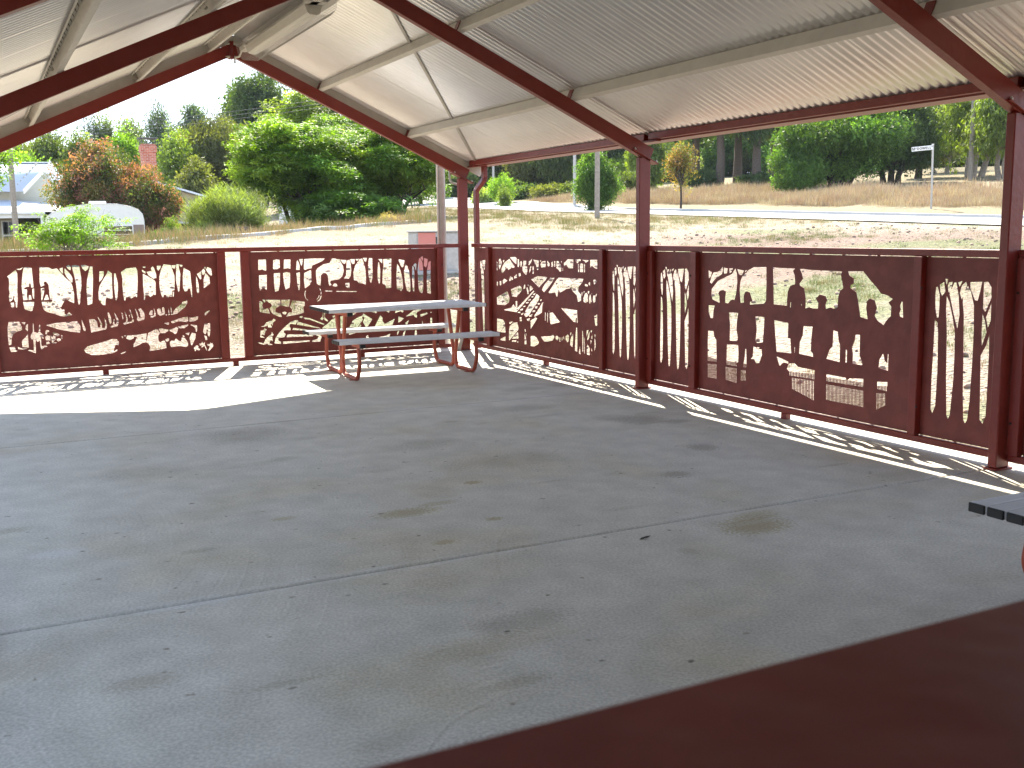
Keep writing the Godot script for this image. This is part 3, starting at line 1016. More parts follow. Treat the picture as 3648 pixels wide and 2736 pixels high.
	cut([-2194,859,-2207,824,-2208,788,-2199,756,-2174,733,-2185,734,-2209,763,-2218,803,-2212,839])
	cut([-2031,879,-2013,860,-2004,824,-2007,798,-2016,799,-2014,831])
	cut([-2005,784,-2010,752,-2034,724,-2060,709,-2064,718,-2033,742,-2016,781])
	cut([-2031,789,-2036,767,-2067,736,-2070,743,-2047,764,-2040,789])
	cut([-1958,844,-1868,839,-1869,829,-1958,833])
	cut([-1816,833,-1558,822,-1558,811,-1816,824])
	cut([-2771,747,-2750,746,-2723,724,-2738,696,-2726,657,-2712,649,-2669,661,-2647,593,-2763,616,-2770,648])
	cut([-2731,767,-2696,762,-2698,730,-2712,730])
	cut([-2689,761,-2518,751,-2517,690,-2576,654,-2582,611,-2543,592,-2522,594,-2506,547,-2545,553,-2615,588,-2642,628,-2651,657,-2618,684,-2631,713,-2679,743])
	cut([-2504,750,-2396,751,-2409,696,-2414,668,-2461,674,-2507,686])
	cut([-2371,741,-2219,717,-2217,674,-2239,657,-2235,588,-2298,570,-2452,550,-2421,597,-2381,595,-2379,631,-2403,664])
	cut([-2503,601,-2467,610,-2444,598,-2458,574,-2486,579])
	cut([-2764,443,-2725,452,-2698,489,-2662,505,-2626,507,-2607,534,-2583,512,-2620,482,-2622,446,-2635,472,-2646,462,-2630,427,-2680,430,-2675,456,-2722,441])
	cut([-2770,394,-2734,399,-2723,423,-2695,404,-2714,384,-2727,338,-2751,347,-2769,340,-2724,309,-2777,316])
	cut([-2809,257,-2738,243,-2715,291,-2670,331,-2640,351,-2636,376,-2616,335,-2635,322,-2630,258,-2651,280,-2674,239,-2632,218,-2689,220,-2696,236,-2746,225,-2795,246])
	cut([-2610,235,-2593,298,-2547,360,-2472,428,-2404,481,-2345,500,-2309,495,-2340,449,-2405,460,-2421,432,-2404,403,-2408,381,-2481,385,-2496,361,-2468,338,-2484,303,-2557,296,-2565,268,-2530,244,-2531,223])
	cut([-2316,481,-2032,386,-2040,382,-2325,445])
	cut([-2371,408,-2174,372,-2219,367,-2386,384])
	cut([-2447,333,-2125,311,-2133,294,-2459,301])
	cut([-2505,247,-2172,245,-2176,231,-2506,221])
	cut([-2296,534,-2266,548,-2248,542,-2263,521])
	cut([-2241,527,-2168,517,-1982,435,-1990,423,-2169,499,-2220,505])
	cut([-2091,309,-2028,306,-2026,273,-2043,223,-2147,225,-2142,240,-2079,254,-2059,289,-2088,298])
	cut([-1999,570,-1991,570,-1997,519,-1990,504,-2006,483,-2035,499,-2016,520,-2003,527])
	cut([-1978,569,-1969,569,-1975,518,-1935,472,-1943,462,-1983,489])
	cut([-2017,382,-2002,396,-1933,443,-1886,485,-1832,504,-1812,444,-1829,379,-1958,375])
	cut([-1779,516,-1710,524,-1730,484,-1736,426,-1734,381,-1777,369])
	cut([-1877,528,-1838,537,-1839,515,-1874,509])
	cut([-1672,1197,-1634,1210,-1620,1166,-1615,1086,-1626,1014,-1650,978,-1714,984,-1686,1016,-1680,1081])
	cut([-1626,1217,-1565,1216,-1571,1161,-1601,1159,-1619,1188])
	cut([-1557,1216,-1507,1218,-1539,1193])
	cut([-1504,1214,-1469,1221,-1448,1162,-1431,1081,-1427,986,-1434,898,-1472,914,-1526,923,-1548,949,-1586,958,-1590,1056,-1564,1136])
	cut([-1461,1228,-1407,1228,-1420,1183,-1436,1182])
	cut([-1384,1226,-1338,1222,-1339,1057,-1346,969,-1363,914,-1378,933,-1395,1014,-1395,1131])
	cut([-1260,1209,-1206,1208,-1211,1153,-1234,1179])
	cut([-1194,1207,-1087,1212,-1099,849,-1170,844,-1173,882,-1215,905,-1207,1045,-1192,1141])
	cut([-1261,1172,-1250,1165,-1237,1076,-1246,921,-1259,899,-1276,966,-1273,1069])
	cut([-997,1203,-909,1186,-924,1112,-944,1097,-963,1120])
	cut([-1010,1151,-980,1098,-955,1008,-941,926,-940,836,-969,800,-988,819,-1024,828,-1026,1003])
	cut([-899,1137,-871,1110,-850,1035,-840,938,-836,802,-853,786,-888,804,-913,910,-922,1037])
	cut([-807,1113,-787,1101,-780,1018,-790,782,-808,786,-815,959])
	cut([-795,1120,-771,1100,-764,1059,-756,1063,-750,1137,-770,1145])
	cut([-712,1207,-695,1207,-668,1158,-658,1067,-665,826,-675,766,-703,771,-726,813,-734,964,-736,1069])
	cut([-695,1215,-662,1236,-655,1195,-664,1173])
	cut([-642,1210,-594,1193,-600,1126,-621,1089,-649,1112])
	cut([-554,1170,-562,823,-560,751,-609,764,-614,900,-606,1051,-583,1156])
	cut([-1697,925,-1644,928,-1646,861,-1673,866,-1699,892])
	cut([-1654,539,-1569,557,-1577,543,-1651,513])
	cut([-1664,378,-1619,457,-1548,497,-1498,510,-1477,538,-1439,514,-1363,462,-1428,373,-1452,370,-1488,435,-1463,486,-1486,505,-1498,488,-1487,465,-1560,369])
	cut([-1545,383,-1521,404,-1509,396,-1522,372,-1541,370])
	cut([-1335,368,-1256,506,-1225,474,-1230,437,-1200,394,-1063,455,-1097,378,-1161,366])
	cut([-1437,585,-1327,591,-1298,545,-1321,538])
	cut([-1202,574,-1115,585,-1140,534])
	cut([-1057,526,-1043,574,-979,579,-940,547,-957,525,-980,549])
	cut([-1014,479,-939,453,-984,417,-1016,404])
	cut([-924,395,-871,427,-897,371,-913,376])
	cut([-910,478,-778,566,-688,577,-705,548,-754,527,-771,498,-756,482,-765,452,-797,469,-804,492,-837,486])
	cut([-715,491,-624,514,-612,498,-707,464])
	cut([-692,418,-677,364,-689,364])
	cut([-576,443,-551,441,-553,365,-578,370])
	cut([-574,515,-558,518,-562,503])
	cut([-1674,301,-1578,307,-1675,282])
	cut([-1292,231,-1189,247,-1129,267,-1142,230])
	cut([-1452,255,-1428,265,-1414,230,-1453,233])
	cut([-1036,284,-1007,305,-1016,275,-1037,243])
	cut([-948,279,-919,304,-941,226,-967,226])
	cut([-789,293,-773,300,-764,223,-802,226])
	screen("screen_panel", "wide screen cut with a rail ladder and town roofs, left of the middle post", true, 0.555, 3.185, 0.1, 1.328, 0.482, 3.240)
	cut([756,1195,799,1199,848,1163,813,1110,769,1060,745,1101])
	cut([696,1175,721,1149,713,1055,692,1062])
	cut([865,1186,912,1183,897,1157,873,1163])
	cut([931,1165,1047,1204,1189,1108,1141,1096,1109,1106,1084,1091,1018,1067,978,1095,936,1072,877,1033,827,1035,820,1073,872,1134])
	cut([1055,1222,1192,1228,1239,1218,1230,1145,1174,1162])
	cut([1255,1204,1294,1201,1308,1144,1284,1107,1253,1120])
	cut([1325,1173,1356,1188,1379,1159,1355,1116,1331,1108])
	cut([1378,1120,1501,1123,1508,1070,1484,1026,1438,1035,1377,1073])
	cut([1403,1189,1480,1190,1478,1130,1394,1127])
	cut([1594,1196,1632,1225,1616,1186,1562,1142,1532,1138,1525,1177])
	cut([1577,1125,1607,1126,1599,1090,1560,1043,1546,1071])
	cut([1630,1126,1667,1127,1665,1039,1628,1041])
	cut([1654,1218,1683,1201,1786,1196,1785,1140,1777,1091,1740,1087,1719,1139,1668,1183])
	cut([1808,1197,1845,1201,1822,1173])
	cut([1851,1184,1945,1196,1959,1165,1944,1123,1843,1117,1822,1155])
	cut([688,914,730,912,720,866,686,868])
	cut([765,924,816,930,822,878,771,868])
	cut([849,931,900,959,990,936,924,912,864,883])
	cut([1024,960,1057,991,1130,978,1137,953,1031,931])
	cut([1162,994,1235,1026,1241,982,1161,965])
	cut([1274,1030,1330,1043,1344,1011,1289,991])
	cut([681,716,970,805,1002,788,1041,716,1016,670,915,634,687,629])
	cut([1069,832,1294,889,1349,877,1364,834,1228,751,1099,752])
	cut([1412,901,1451,907,1450,867,1395,847])
	cut([1504,909,1535,913,1527,885])
	cut([1473,868,1511,877,1533,828,1532,799,1502,794])
	cut([1557,897,1595,898,1647,868,1556,825])
	cut([880,576,1071,610,1137,658,1185,628,1240,620,1654,847,1676,838,1223,567,914,570])
	cut([1191,698,1242,701,1241,631,1193,628])
	cut([1638,804,1706,821,1691,796,1631,793])
	cut([1600,774,1653,782,1645,765,1592,762])
	cut([1516,733,1592,745,1577,726,1508,719])
	cut([1454,698,1538,706,1523,691,1453,685])
	cut([1375,642,1453,662,1445,643,1375,637])
	cut([1311,606,1390,622,1382,599,1303,591])
	cut([1247,569,1319,577,1318,562,1247,562])
	cut([1326,552,1404,572,1388,552,1349,539])
	cut([1728,815,1801,784,1778,740,1718,687,1627,625,1535,547,1458,521,1404,553,1467,615,1568,700,1675,763])
	cut([1808,749,1859,755,1844,733,1808,735])
	cut([1748,703,1815,714,1799,689,1748,689])
	cut([1688,664,1755,668,1740,643,1680,639])
	cut([1620,610,1695,622,1687,600,1619,592])
	cut([1535,547,1626,571,1611,542,1535,529])
	cut([1473,500,1565,517,1541,483,1488,483])
	cut([1895,725,1865,682,1856,604,1798,579,1686,543,1656,548,1777,641,1851,709])
	cut([1564,485,1701,537,1738,522,1570,384,1571,442])
	cut([682,453,852,449,901,415,908,385,771,291,676,291])
	cut([908,378,919,295,770,287])
	cut([768,199,913,246,911,189,784,189])
	cut([1017,431,1116,445,1058,411,1017,416])
	cut([1123,431,1236,443,1266,382,1258,352,1003,197,1006,317,1024,379])
	cut([1249,329,1261,286,1152,277])
	cut([1135,268,1261,279,1260,249,1086,232])
	cut([1085,211,1207,222,1198,203,1076,196])
	cut([1231,217,1259,219,1254,200,1222,201])
	cut([1293,509,1348,513,1355,466,1292,462])
	cut([1416,372,1447,382,1454,346,1423,347])
	cut([1414,321,1430,322,1467,245,1466,197,1412,192])
	cut([1446,331,1469,325,1468,267])
	cut([1568,304,1667,316,1726,296,1777,251,1762,228,1664,190,1566,188])
	cut([1596,976,1747,1017,1990,1014,1943,975,1792,890])
	cut([2058,1009,2157,1012,2126,981,2034,911,1909,838,1855,866,1895,913,1973,961])
	cut([2231,1015,2779,1021,2759,983,2676,930,2668,887,2730,848,2730,784,2661,767,2633,843,2549,882,2521,910,2421,898,2274,851,2242,879,2217,804,2192,803,2162,846,2033,832,2010,843,2110,922,2186,984])
	cut([2737,873,2761,877,2751,838,2737,841])
	cut([2783,889,2806,887,2772,853])
	cut([2806,865,2840,878,2873,855,2873,784,2826,769,2778,776,2774,814])
	cut([2874,897,2907,891,2887,866,2860,882])
	cut([2907,863,2927,857,2947,788,2920,766,2893,768,2887,813])
	cut([2934,875,2960,876,2954,852])
	cut([2974,860,3020,855,3024,793,2987,773,2967,804])
	cut([3033,873,3052,877,3039,842,3020,851])
	cut([2806,971,2874,960,2867,944,2806,946])
	cut([2880,981,2918,993,2918,958,2887,957])
	cut([2974,1018,3026,1020,3049,1001,2997,966])
	cut([2394,1194,2438,1223,2570,1224,2565,1129,2466,1125,2416,1164,2365,1142,2358,1178])
	cut([2601,1223,2725,1229,2725,1211,2691,1207,2656,1181,2615,1209])
	cut([2753,1222,2888,1221,2881,1211,2821,1192,2800,1212])
	cut([2914,1226,3062,1229,3059,1137,3013,1141,2954,1167,2914,1139])
	cut([2663,1174,2684,1182,2690,1129,2663,1128])
	cut([2705,1179,2739,1185,2776,1177,2776,1131,2704,1130])
	cut([2789,1181,2814,1178,2814,1132,2789,1132])
	cut([2663,1121,2690,1122,2690,1090,2665,1090])
	cut([2704,1123,2775,1124,2775,1093,2704,1091])
	cut([2789,1125,2814,1125,2813,1093,2789,1092])
	cut([2196,1197,2241,1201,2278,1169,2307,1148,2306,1090,2277,1082,2233,1110,2188,1127])
	cut([2144,1196,2174,1196,2173,1138,2146,1133])
	cut([2076,1180,2114,1195,2128,1144,2098,1132,2075,1139])
	cut([1985,1207,2038,1171,2045,1142,1999,1130,1984,1155])
	cut([2293,1199,2322,1199,2314,1174])
	cut([2336,1156,2350,1099,2328,1094])
	cut([1822,320,2042,344,2118,366,2145,342,2102,300,1979,276,1901,271])
	cut([2171,355,2209,366,2242,342,2223,315,2178,314,2161,335])
	cut([2246,346,2272,349,2276,301,2253,306])
	cut([2284,350,2298,351,2301,318,2286,320])
	cut([2313,356,2328,357,2331,324,2313,326])
	cut([2343,372,2360,367,2365,338,2343,340])
	cut([2394,374,2445,398,2471,377,2466,332,2441,304,2387,340])
	cut([2491,418,2525,425,2517,395,2491,389])
	cut([2524,392,2560,413,2560,348,2545,266,2490,287,2491,334])
	cut([2620,483,2645,489,2652,370,2647,225,2594,234,2602,366])
	cut([2686,243,2700,302,2720,203,2675,213])
	cut([2749,457,2763,466,2777,381,2772,237,2752,228])
	cut([2790,403,2804,383,2808,219,2790,217])
	cut([2841,472,2886,479,2838,393])
	cut([2893,462,2906,463,2899,399,2858,360,2852,387])
	cut([2922,478,2957,482,2930,444])
	cut([2960,446,2960,390,2933,401])
	cut([2919,386,2946,367,2926,316])
	cut([2865,328,2906,286,2905,211,2844,216,2842,294])
	cut([2946,304,2959,255,2933,267])
	cut([2926,252,2953,219,2926,217])
	cut([3000,442,3019,444,3029,417,3006,415])
	cut([2999,407,3026,381,3029,318,2999,249])
	cut([2997,638,3059,659,3059,541,3016,541,3006,576,3000,610])
	cut([2294,681,2646,676,2657,543,2632,545,2639,596,2618,584,2610,544,2568,548])
	cut([2030,607,2107,620,2271,521,2051,477,2032,543])
	cut([1976,611,1999,605,1990,499,1974,502])
	cut([1921,608,1945,609,1939,514,1920,517])
	cut([2007,632,2030,634,2022,607])
	screen("screen_panel", "wide screen cut with standing hatted people over a picket fence, on the right wall", true, 4.790, 7.255, 0.1, 1.328, 4.715, 7.310)
	cut([4918,1172,4969,1156,4953,1114,4925,1102])
	cut([4986,1153,5052,1162,5095,1188,5116,1212,5123,1181,5108,1143,5021,1102,4966,1055,4941,1068,4959,1118])
	cut([5133,1202,5187,1193,5178,1156,5140,1144,5129,1168])
	cut([5203,1194,5256,1199,5236,1164,5210,1153])
	cut([4967,1009,5054,1083,5162,1121,5237,1147,5288,1200,5310,1153,5317,1085,5305,990,5285,928,5264,933,5232,922,5201,896,5158,897,5156,949,5166,997,5133,1008,5084,1000,5063,975,5078,952,5084,893,5042,904,4981,919,4963,953])
	cut([5309,1193,5403,1182,5378,1148,5352,1141,5326,1160])
	cut([5413,1183,5443,1187,5408,1163])
	cut([5354,1087,5373,1128,5454,1187,5523,1214,5681,1219,5687,1112,5686,942,5662,918,5483,901,5483,922,5518,927,5496,966,5480,1002,5449,1010,5419,1002,5404,968,5409,913,5361,910,5346,1019])
	cut([5758,1217,6018,1215,5996,1199,6016,1162,6024,1112,6023,1093,5969,1078,5943,1033,5936,969,5937,918,5778,920,5768,1077])
	cut([5974,945,5983,946,5980,904,5971,907])
	cut([4928,863,5018,865,5000,821,4996,754,4957,751,4930,803])
	cut([5209,817,5336,820,5322,746,5319,677,5337,610,5333,579,5226,573,5228,711])
	cut([5557,806,5671,807,5669,711,5659,597,5585,583,5564,602,5576,697])
	cut([5788,791,5958,778,5958,656,5986,656,6001,539,5826,534,5807,656])
	cut([4926,635,5005,638,5017,590,5046,564,5056,391,4926,407,4922,546])
	cut([5190,536,5344,545,5352,474,5349,398,5333,393,5188,395])
	cut([5434,519,5452,521,5456,457,5459,392,5417,391,5431,454])
	cut([5540,550,5576,546,5596,532,5646,536,5652,490,5620,420,5580,412,5549,446,5513,442,5504,414,5508,439,5533,465])
	cut([5581,547,5621,551,5611,536,5586,537])
	cut([5827,498,5970,467,5970,451,5928,456,5896,446,5878,425,5863,426])
	cut([6070,1214,6117,1215,6179,1210,6523,1207,6513,1181,6531,1126,6543,1084,6511,1062,6494,1019,6490,935,6450,925,6420,932,6367,917,6361,949,6379,985,6358,1016,6298,1025,6259,990,6286,959,6285,915,6232,912,6191,921,6145,907,6145,987,6123,1066,6075,1086,6072,1101,6110,1139,6092,1182])
	cut([6095,937,6105,938,6103,915])
	cut([6584,1210,6735,1215,6800,1156,6865,1105,6911,1060,6972,1050,7020,1026,6983,1001,7010,972,7009,906,6964,863,6948,835,6886,864,6858,896,6874,958,6852,1010,6807,1020,6782,1000,6775,952,6793,868,6720,880,6691,1002,6670,1062,6613,1087,6612,1107,6644,1123,6642,1161,6594,1183])
	cut([7100,1014,7110,1011,7121,900,7089,908,7084,931,7095,958,7087,983])
	cut([6130,767,6233,771,6222,671,6221,576,6242,563,6248,536,6087,544,6093,638,6123,692])
	cut([6452,759,6501,752,6514,682,6529,656,6531,524,6389,535,6402,565,6416,602,6448,634,6451,684])
	cut([6680,747,6726,746,6729,591,6759,545,6758,524,6658,528,6660,598,6648,645,6673,703])
	cut([6586,629,6602,620,6604,529,6588,527])
	cut([6033,595,6042,589,6041,544,6035,547])
	cut([6946,626,6955,627,6970,581,6993,564,6994,631,7002,632,7004,512,6912,524,6918,583])
	cut([5973,450,6042,463,6086,437,6273,431,6269,401,5980,390,5953,406])
	cut([6394,416,6598,411,6608,391,6636,411,6774,424,6775,398,6395,391])
	cut([6904,419,7003,428,7004,399,6906,390])
	cut([4929,405,4937,406,4938,364,4930,364])
	cut([4944,404,4952,404,4953,365,4945,364])
	cut([4958,402,4966,403,4967,366,4959,365])
	cut([4973,400,4981,401,4982,367,4974,366])
	cut([4987,399,4995,399,4996,367,4988,367])
	cut([5002,397,5010,398,5010,368,5002,367])
	cut([5016,395,5024,396,5025,369,5017,368])
	cut([5031,394,5038,394,5039,370,5031,369])
	cut([5045,392,5053,393,5053,370,5046,369])
	cut([4931,339,4939,340,4942,217,4934,216])
	cut([4945,340,4953,341,4956,217,4948,216])
	cut([4960,341,4968,342,4971,217,4963,216])
	cut([4974,342,4982,343,4985,217,4977,216])
	cut([4989,343,4997,344,5000,217,4992,217])
	cut([5003,344,5011,345,5014,218,5006,217])
	cut([5017,346,5025,347,5029,218,5021,217])
	cut([5032,347,5040,348,5043,218,5035,217])
	cut([5046,348,5054,349,5057,218,5050,217])
	cut([5192,398,5201,399,5202,360,5193,359])
	cut([5208,397,5217,398,5218,360,5209,359])
	cut([5224,397,5233,398,5234,360,5225,359])
	cut([5241,397,5249,398,5250,360,5242,359])
	cut([5257,397,5265,398,5267,359,5258,358])
	cut([5273,396,5282,397,5283,359,5274,358])
	cut([5289,396,5298,397,5299,359,5290,358])
	cut([5305,396,5314,397,5315,359,5306,358])
	cut([5321,396,5329,397,5331,359,5322,358])
	cut([5182,337,5191,338,5194,225,5186,224])
	cut([5198,337,5206,338,5209,224,5201,223])
	cut([5213,337,5221,338,5224,223,5216,222])
	cut([5228,338,5236,339,5240,221,5231,220])
	cut([5243,338,5251,339,5255,220,5246,219])
	cut([5258,338,5266,339,5270,219,5262,218])
	cut([5273,338,5281,339,5285,217,5277,216])
	cut([5288,338,5296,339,5300,216,5292,215])
	cut([5303,338,5311,339,5315,215,5307,214])
	cut([5318,338,5326,339,5330,214,5322,213])
	cut([5417,392,5423,393,5424,361,5418,360])
	cut([5428,393,5434,394,5435,361,5429,360])
	cut([5439,393,5445,394,5446,361,5440,360])
	cut([5450,394,5456,395,5457,361,5451,360])
	cut([5386,332,5393,333,5396,245,5388,244])
	cut([5400,333,5407,334,5410,246,5402,245])
	cut([5413,333,5421,334,5424,248,5416,247])
	cut([5427,334,5435,335,5438,250,5430,249])
	cut([5441,334,5449,335,5452,251,5444,250])
	cut([5984,394,5994,395,5995,358,5986,357])
	cut([6002,394,6011,395,6013,359,6003,357])
	cut([6019,395,6029,396,6030,359,6020,358])
	cut([6036,395,6046,396,6047,359,6038,358])
	cut([6054,395,6063,396,6065,359,6055,358])
	cut([6071,396,6080,397,6082,359,6072,358])
	cut([6088,396,6097,397,6099,360,6090,358])
	cut([6105,397,6115,398,6116,360,6107,359])
	cut([6122,397,6132,398,6133,360,6124,359])
	cut([6139,398,6148,399,6150,360,6141,359])
	cut([6156,398,6165,399,6167,360,6158,359])
	cut([6173,398,6182,399,6184,361,6175,359])
	cut([6190,399,6199,400,6201,361,6191,360])
	cut([6206,399,6216,400,6217,361,6208,360])
	cut([6223,400,6232,401,6234,361,6225,360])
	cut([6240,400,6249,401,6251,361,6241,360])
	cut([6256,401,6265,402,6267,361,6258,360])
	cut([6016,341,6026,342,6029,253,6020,252])
	cut([6034,341,6043,342,6047,249,6037,247])
	cut([6051,341,6061,342,6064,244,6055,243])
	cut([6068,342,6078,343,6082,240,6072,239])
	cut([6085,342,6095,343,6099,236,6090,235])
	cut([6103,342,6112,343,6116,232,6107,230])
	cut([6120,343,6129,344,6134,227,6124,226])
	cut([6137,343,6146,344,6151,223,6141,222])
	cut([6153,343,6163,344,6168,219,6159,218])
	cut([6170,343,6179,345,6185,215,6176,214])
	cut([6187,344,6196,345,6202,211,6193,209])
	cut([6204,344,6213,345,6219,207,6210,205])
	cut([6220,344,6230,346,6236,202,6226,201])
	cut([6237,345,6246,346,6252,198,6243,197])
	cut([6254,345,6263,346,6269,194,6260,193])
	cut([6399,392,6407,393,6408,362,6400,361])
	cut([6414,392,6422,393,6424,362,6415,361])
	cut([6429,392,6437,393,6439,362,6430,361])
	cut([6444,393,6452,394,6454,363,6446,361])
	cut([6459,393,6467,394,6469,363,6461,362])
	cut([6474,393,6482,394,6484,363,6476,362])
	cut([6489,393,6497,394,6499,363,6491,362])
	cut([6504,394,6512,395,6514,363,6506,362])
	cut([6519,394,6527,395,6529,363,6520,362])
	cut([6534,394,6542,395,6543,363,6535,362])
	cut([6549,395,6557,396,6558,363,6550,362])
	cut([6563,395,6571,396,6573,363,6565,362])
	cut([6578,395,6586,396,6588,363,6579,362])
	cut([6593,395,6601,396,6602,363,6594,362])
	cut([6607,396,6615,397,6617,363,6609,362])
	cut([6622,396,6630,397,6631,363,6623,362])
	cut([6636,396,6644,397,6646,363,6638,362])
	cut([6651,397,6658,398,6660,363,6652,362])
	cut([6665,397,6673,398,6674,363,6667,362])
	cut([6679,397,6687,398,6689,364,6681,363])
	cut([6694,397,6701,398,6703,364,6695,363])
	cut([6708,398,6716,399,6717,364,6710,363])
	cut([6722,398,6730,399,6731,364,6724,363])
	cut([6736,398,6744,399,6746,364,6738,363])
	cut([6750,398,6758,399,6760,364,6752,363])
	cut([6764,399,6772,400,6774,364,6766,363])
	cut([6396,335,6404,336,6409,217,6401,216])
	cut([6410,335,6418,336,6424,217,6416,216])
	cut([6425,335,6432,336,6438,217,6430,216])
	cut([6439,335,6447,336,6452,217,6444,216])
	cut([6453,335,6461,336,6466,217,6459,216])
	cut([6467,335,6475,336,6480,217,6473,215])
	cut([6481,335,6489,336,6495,216,6487,215])
	cut([6495,335,6503,336,6509,216,6501,215])
	cut([6510,335,6517,336,6523,216,6515,215])
	cut([6524,335,6531,336,6537,216,6529,215])
	cut([6537,335,6545,336,6551,216,6543,215])
	cut([6551,335,6559,336,6565,216,6557,215])
	cut([6565,335,6573,336,6578,216,6571,215])
	cut([6579,335,6587,336,6592,216,6585,215])
	cut([6593,335,6600,336,6606,216,6598,215])
	cut([6607,335,6614,336,6620,216,6612,215])
	cut([6620,335,6628,336,6633,216,6626,215])
	cut([6634,335,6641,336,6647,216,6640,215])
	cut([6647,335,6655,336,6661,216,6653,215])
	cut([6661,335,6668,336,6674,216,6667,214])
	cut([6675,335,6682,336,6688,215,6680,214])
	cut([6688,335,6695,336,6701,215,6694,214])
	cut([6702,335,6709,336,6715,215,6707,214])
	cut([6715,335,6722,336,6728,215,6721,214])
	cut([6728,335,6736,336,6741,215,6734,214])
	cut([6742,335,6749,336,6755,215,6748,214])
	cut([6755,335,6762,336,6768,215,6761,214])
	cut([6768,335,6775,336,6781,215,6774,214])
	cut([6909,394,6916,394,6918,367,6910,366])
	cut([6923,394,6930,395,6932,366,6924,365])
	cut([6936,395,6944,396,6945,365,6938,364])
	cut([6950,396,6958,397,6959,365,6952,364])
	cut([6964,397,6971,398,6973,364,6965,363])
	cut([6977,397,6985,398,6987,363,6979,362])
	cut([6991,398,6998,399,7000,363,6993,362])
	cut([6903,335,6909,336,6916,215,6909,214])
	cut([6915,336,6922,337,6928,222,6921,221])
	cut([6928,337,6935,338,6940,229,6933,228])
	cut([6940,338,6947,339,6952,235,6946,234])
	cut([6953,339,6959,340,6965,242,6958,241])
	cut([6965,341,6972,341,6977,249,6970,248])
	cut([6977,342,6984,343,6989,255,6982,254])
	screen("narrow_screen", "narrow tree-trunk screen right beside the corner post, partly behind the table", true, 0.05, 0.484, 0.1, 1.328, 0.05, 0.484, "narrow screens cut with tree trunks")
	cut_shift = -7380
	trunk_cuts()
	screen("narrow_screen", "narrow tree-trunk screen directly left of the middle post", true, 3.23, 3.915, 0.1, 1.328, 3.23, 3.935, "narrow screens cut with tree trunks")
	cut_shift = -4036
	trunk_cuts()
	screen("narrow_screen", "narrow tree-trunk screen directly right of the middle post", true, 4.105, 4.725, 0.1, 1.328, 4.04, 4.725, "narrow screens cut with tree trunks")
	cut_shift = -3194
	trunk_cuts()
	screen("narrow_screen", "narrow tree-trunk screen left of the right-hand post, largest of the narrow ones", true, 7.3, 7.925, 0.1, 1.328, 7.3, 7.965, "narrow screens cut with tree trunks")
	cut_shift = 0
	trunk_cuts()
	screen("narrow_screen", "narrow screen beyond the right-hand post, cut off by the picture edge", true, 8.105, 8.73, 0.1, 1.328, 8.04, 8.8, "narrow screens cut with tree trunks")
	cut_shift = 808
	trunk_cuts()

func trunk_cuts() -> void:
	cut([7390,1127,7406,1130,7424,1077,7426,985,7423,923,7408,922,7392,983,7386,1065])
	cut([7420,1144,7456,1165,7469,1100,7443,1068,7426,1098])
	cut([7461,1186,7488,1184,7476,1141])
	cut([7493,1162,7524,1168,7510,1091,7491,1101,7485,1141])
	cut([7480,1075,7507,1030,7538,931,7562,830,7567,708,7568,524,7553,272,7539,241,7524,268,7507,516,7495,825,7480,978])
	cut([7502,1086,7536,1163,7554,1164,7578,1075,7591,954,7579,854,7543,951])
	cut([7612,1096,7645,1148,7671,1109,7700,1021,7709,842,7709,642,7704,387,7693,263,7677,230,7661,258,7647,431,7634,735,7623,956,7610,1036])
	cut([7566,1165,7602,1176,7580,1135])
	cut([7597,1146,7629,1172,7639,1152,7603,1051,7583,1095])
	cut([7661,1170,7754,1177,7741,1112,7727,1054,7703,1056,7664,1129])
	cut([7765,1174,7799,1178,7824,1145,7829,1077,7789,982,7768,1005])
	cut([7830,1048,7832,931,7813,880,7794,948])
	cut([7767,971,7789,928,7805,850,7774,758,7767,847])
	cut([7827,842,7833,704,7834,456,7832,305,7812,251,7787,278,7780,449,7769,698,7808,771])
	cut([7392,910,7416,891,7426,819,7435,560,7430,317,7408,261,7391,290,7387,502,7391,712])


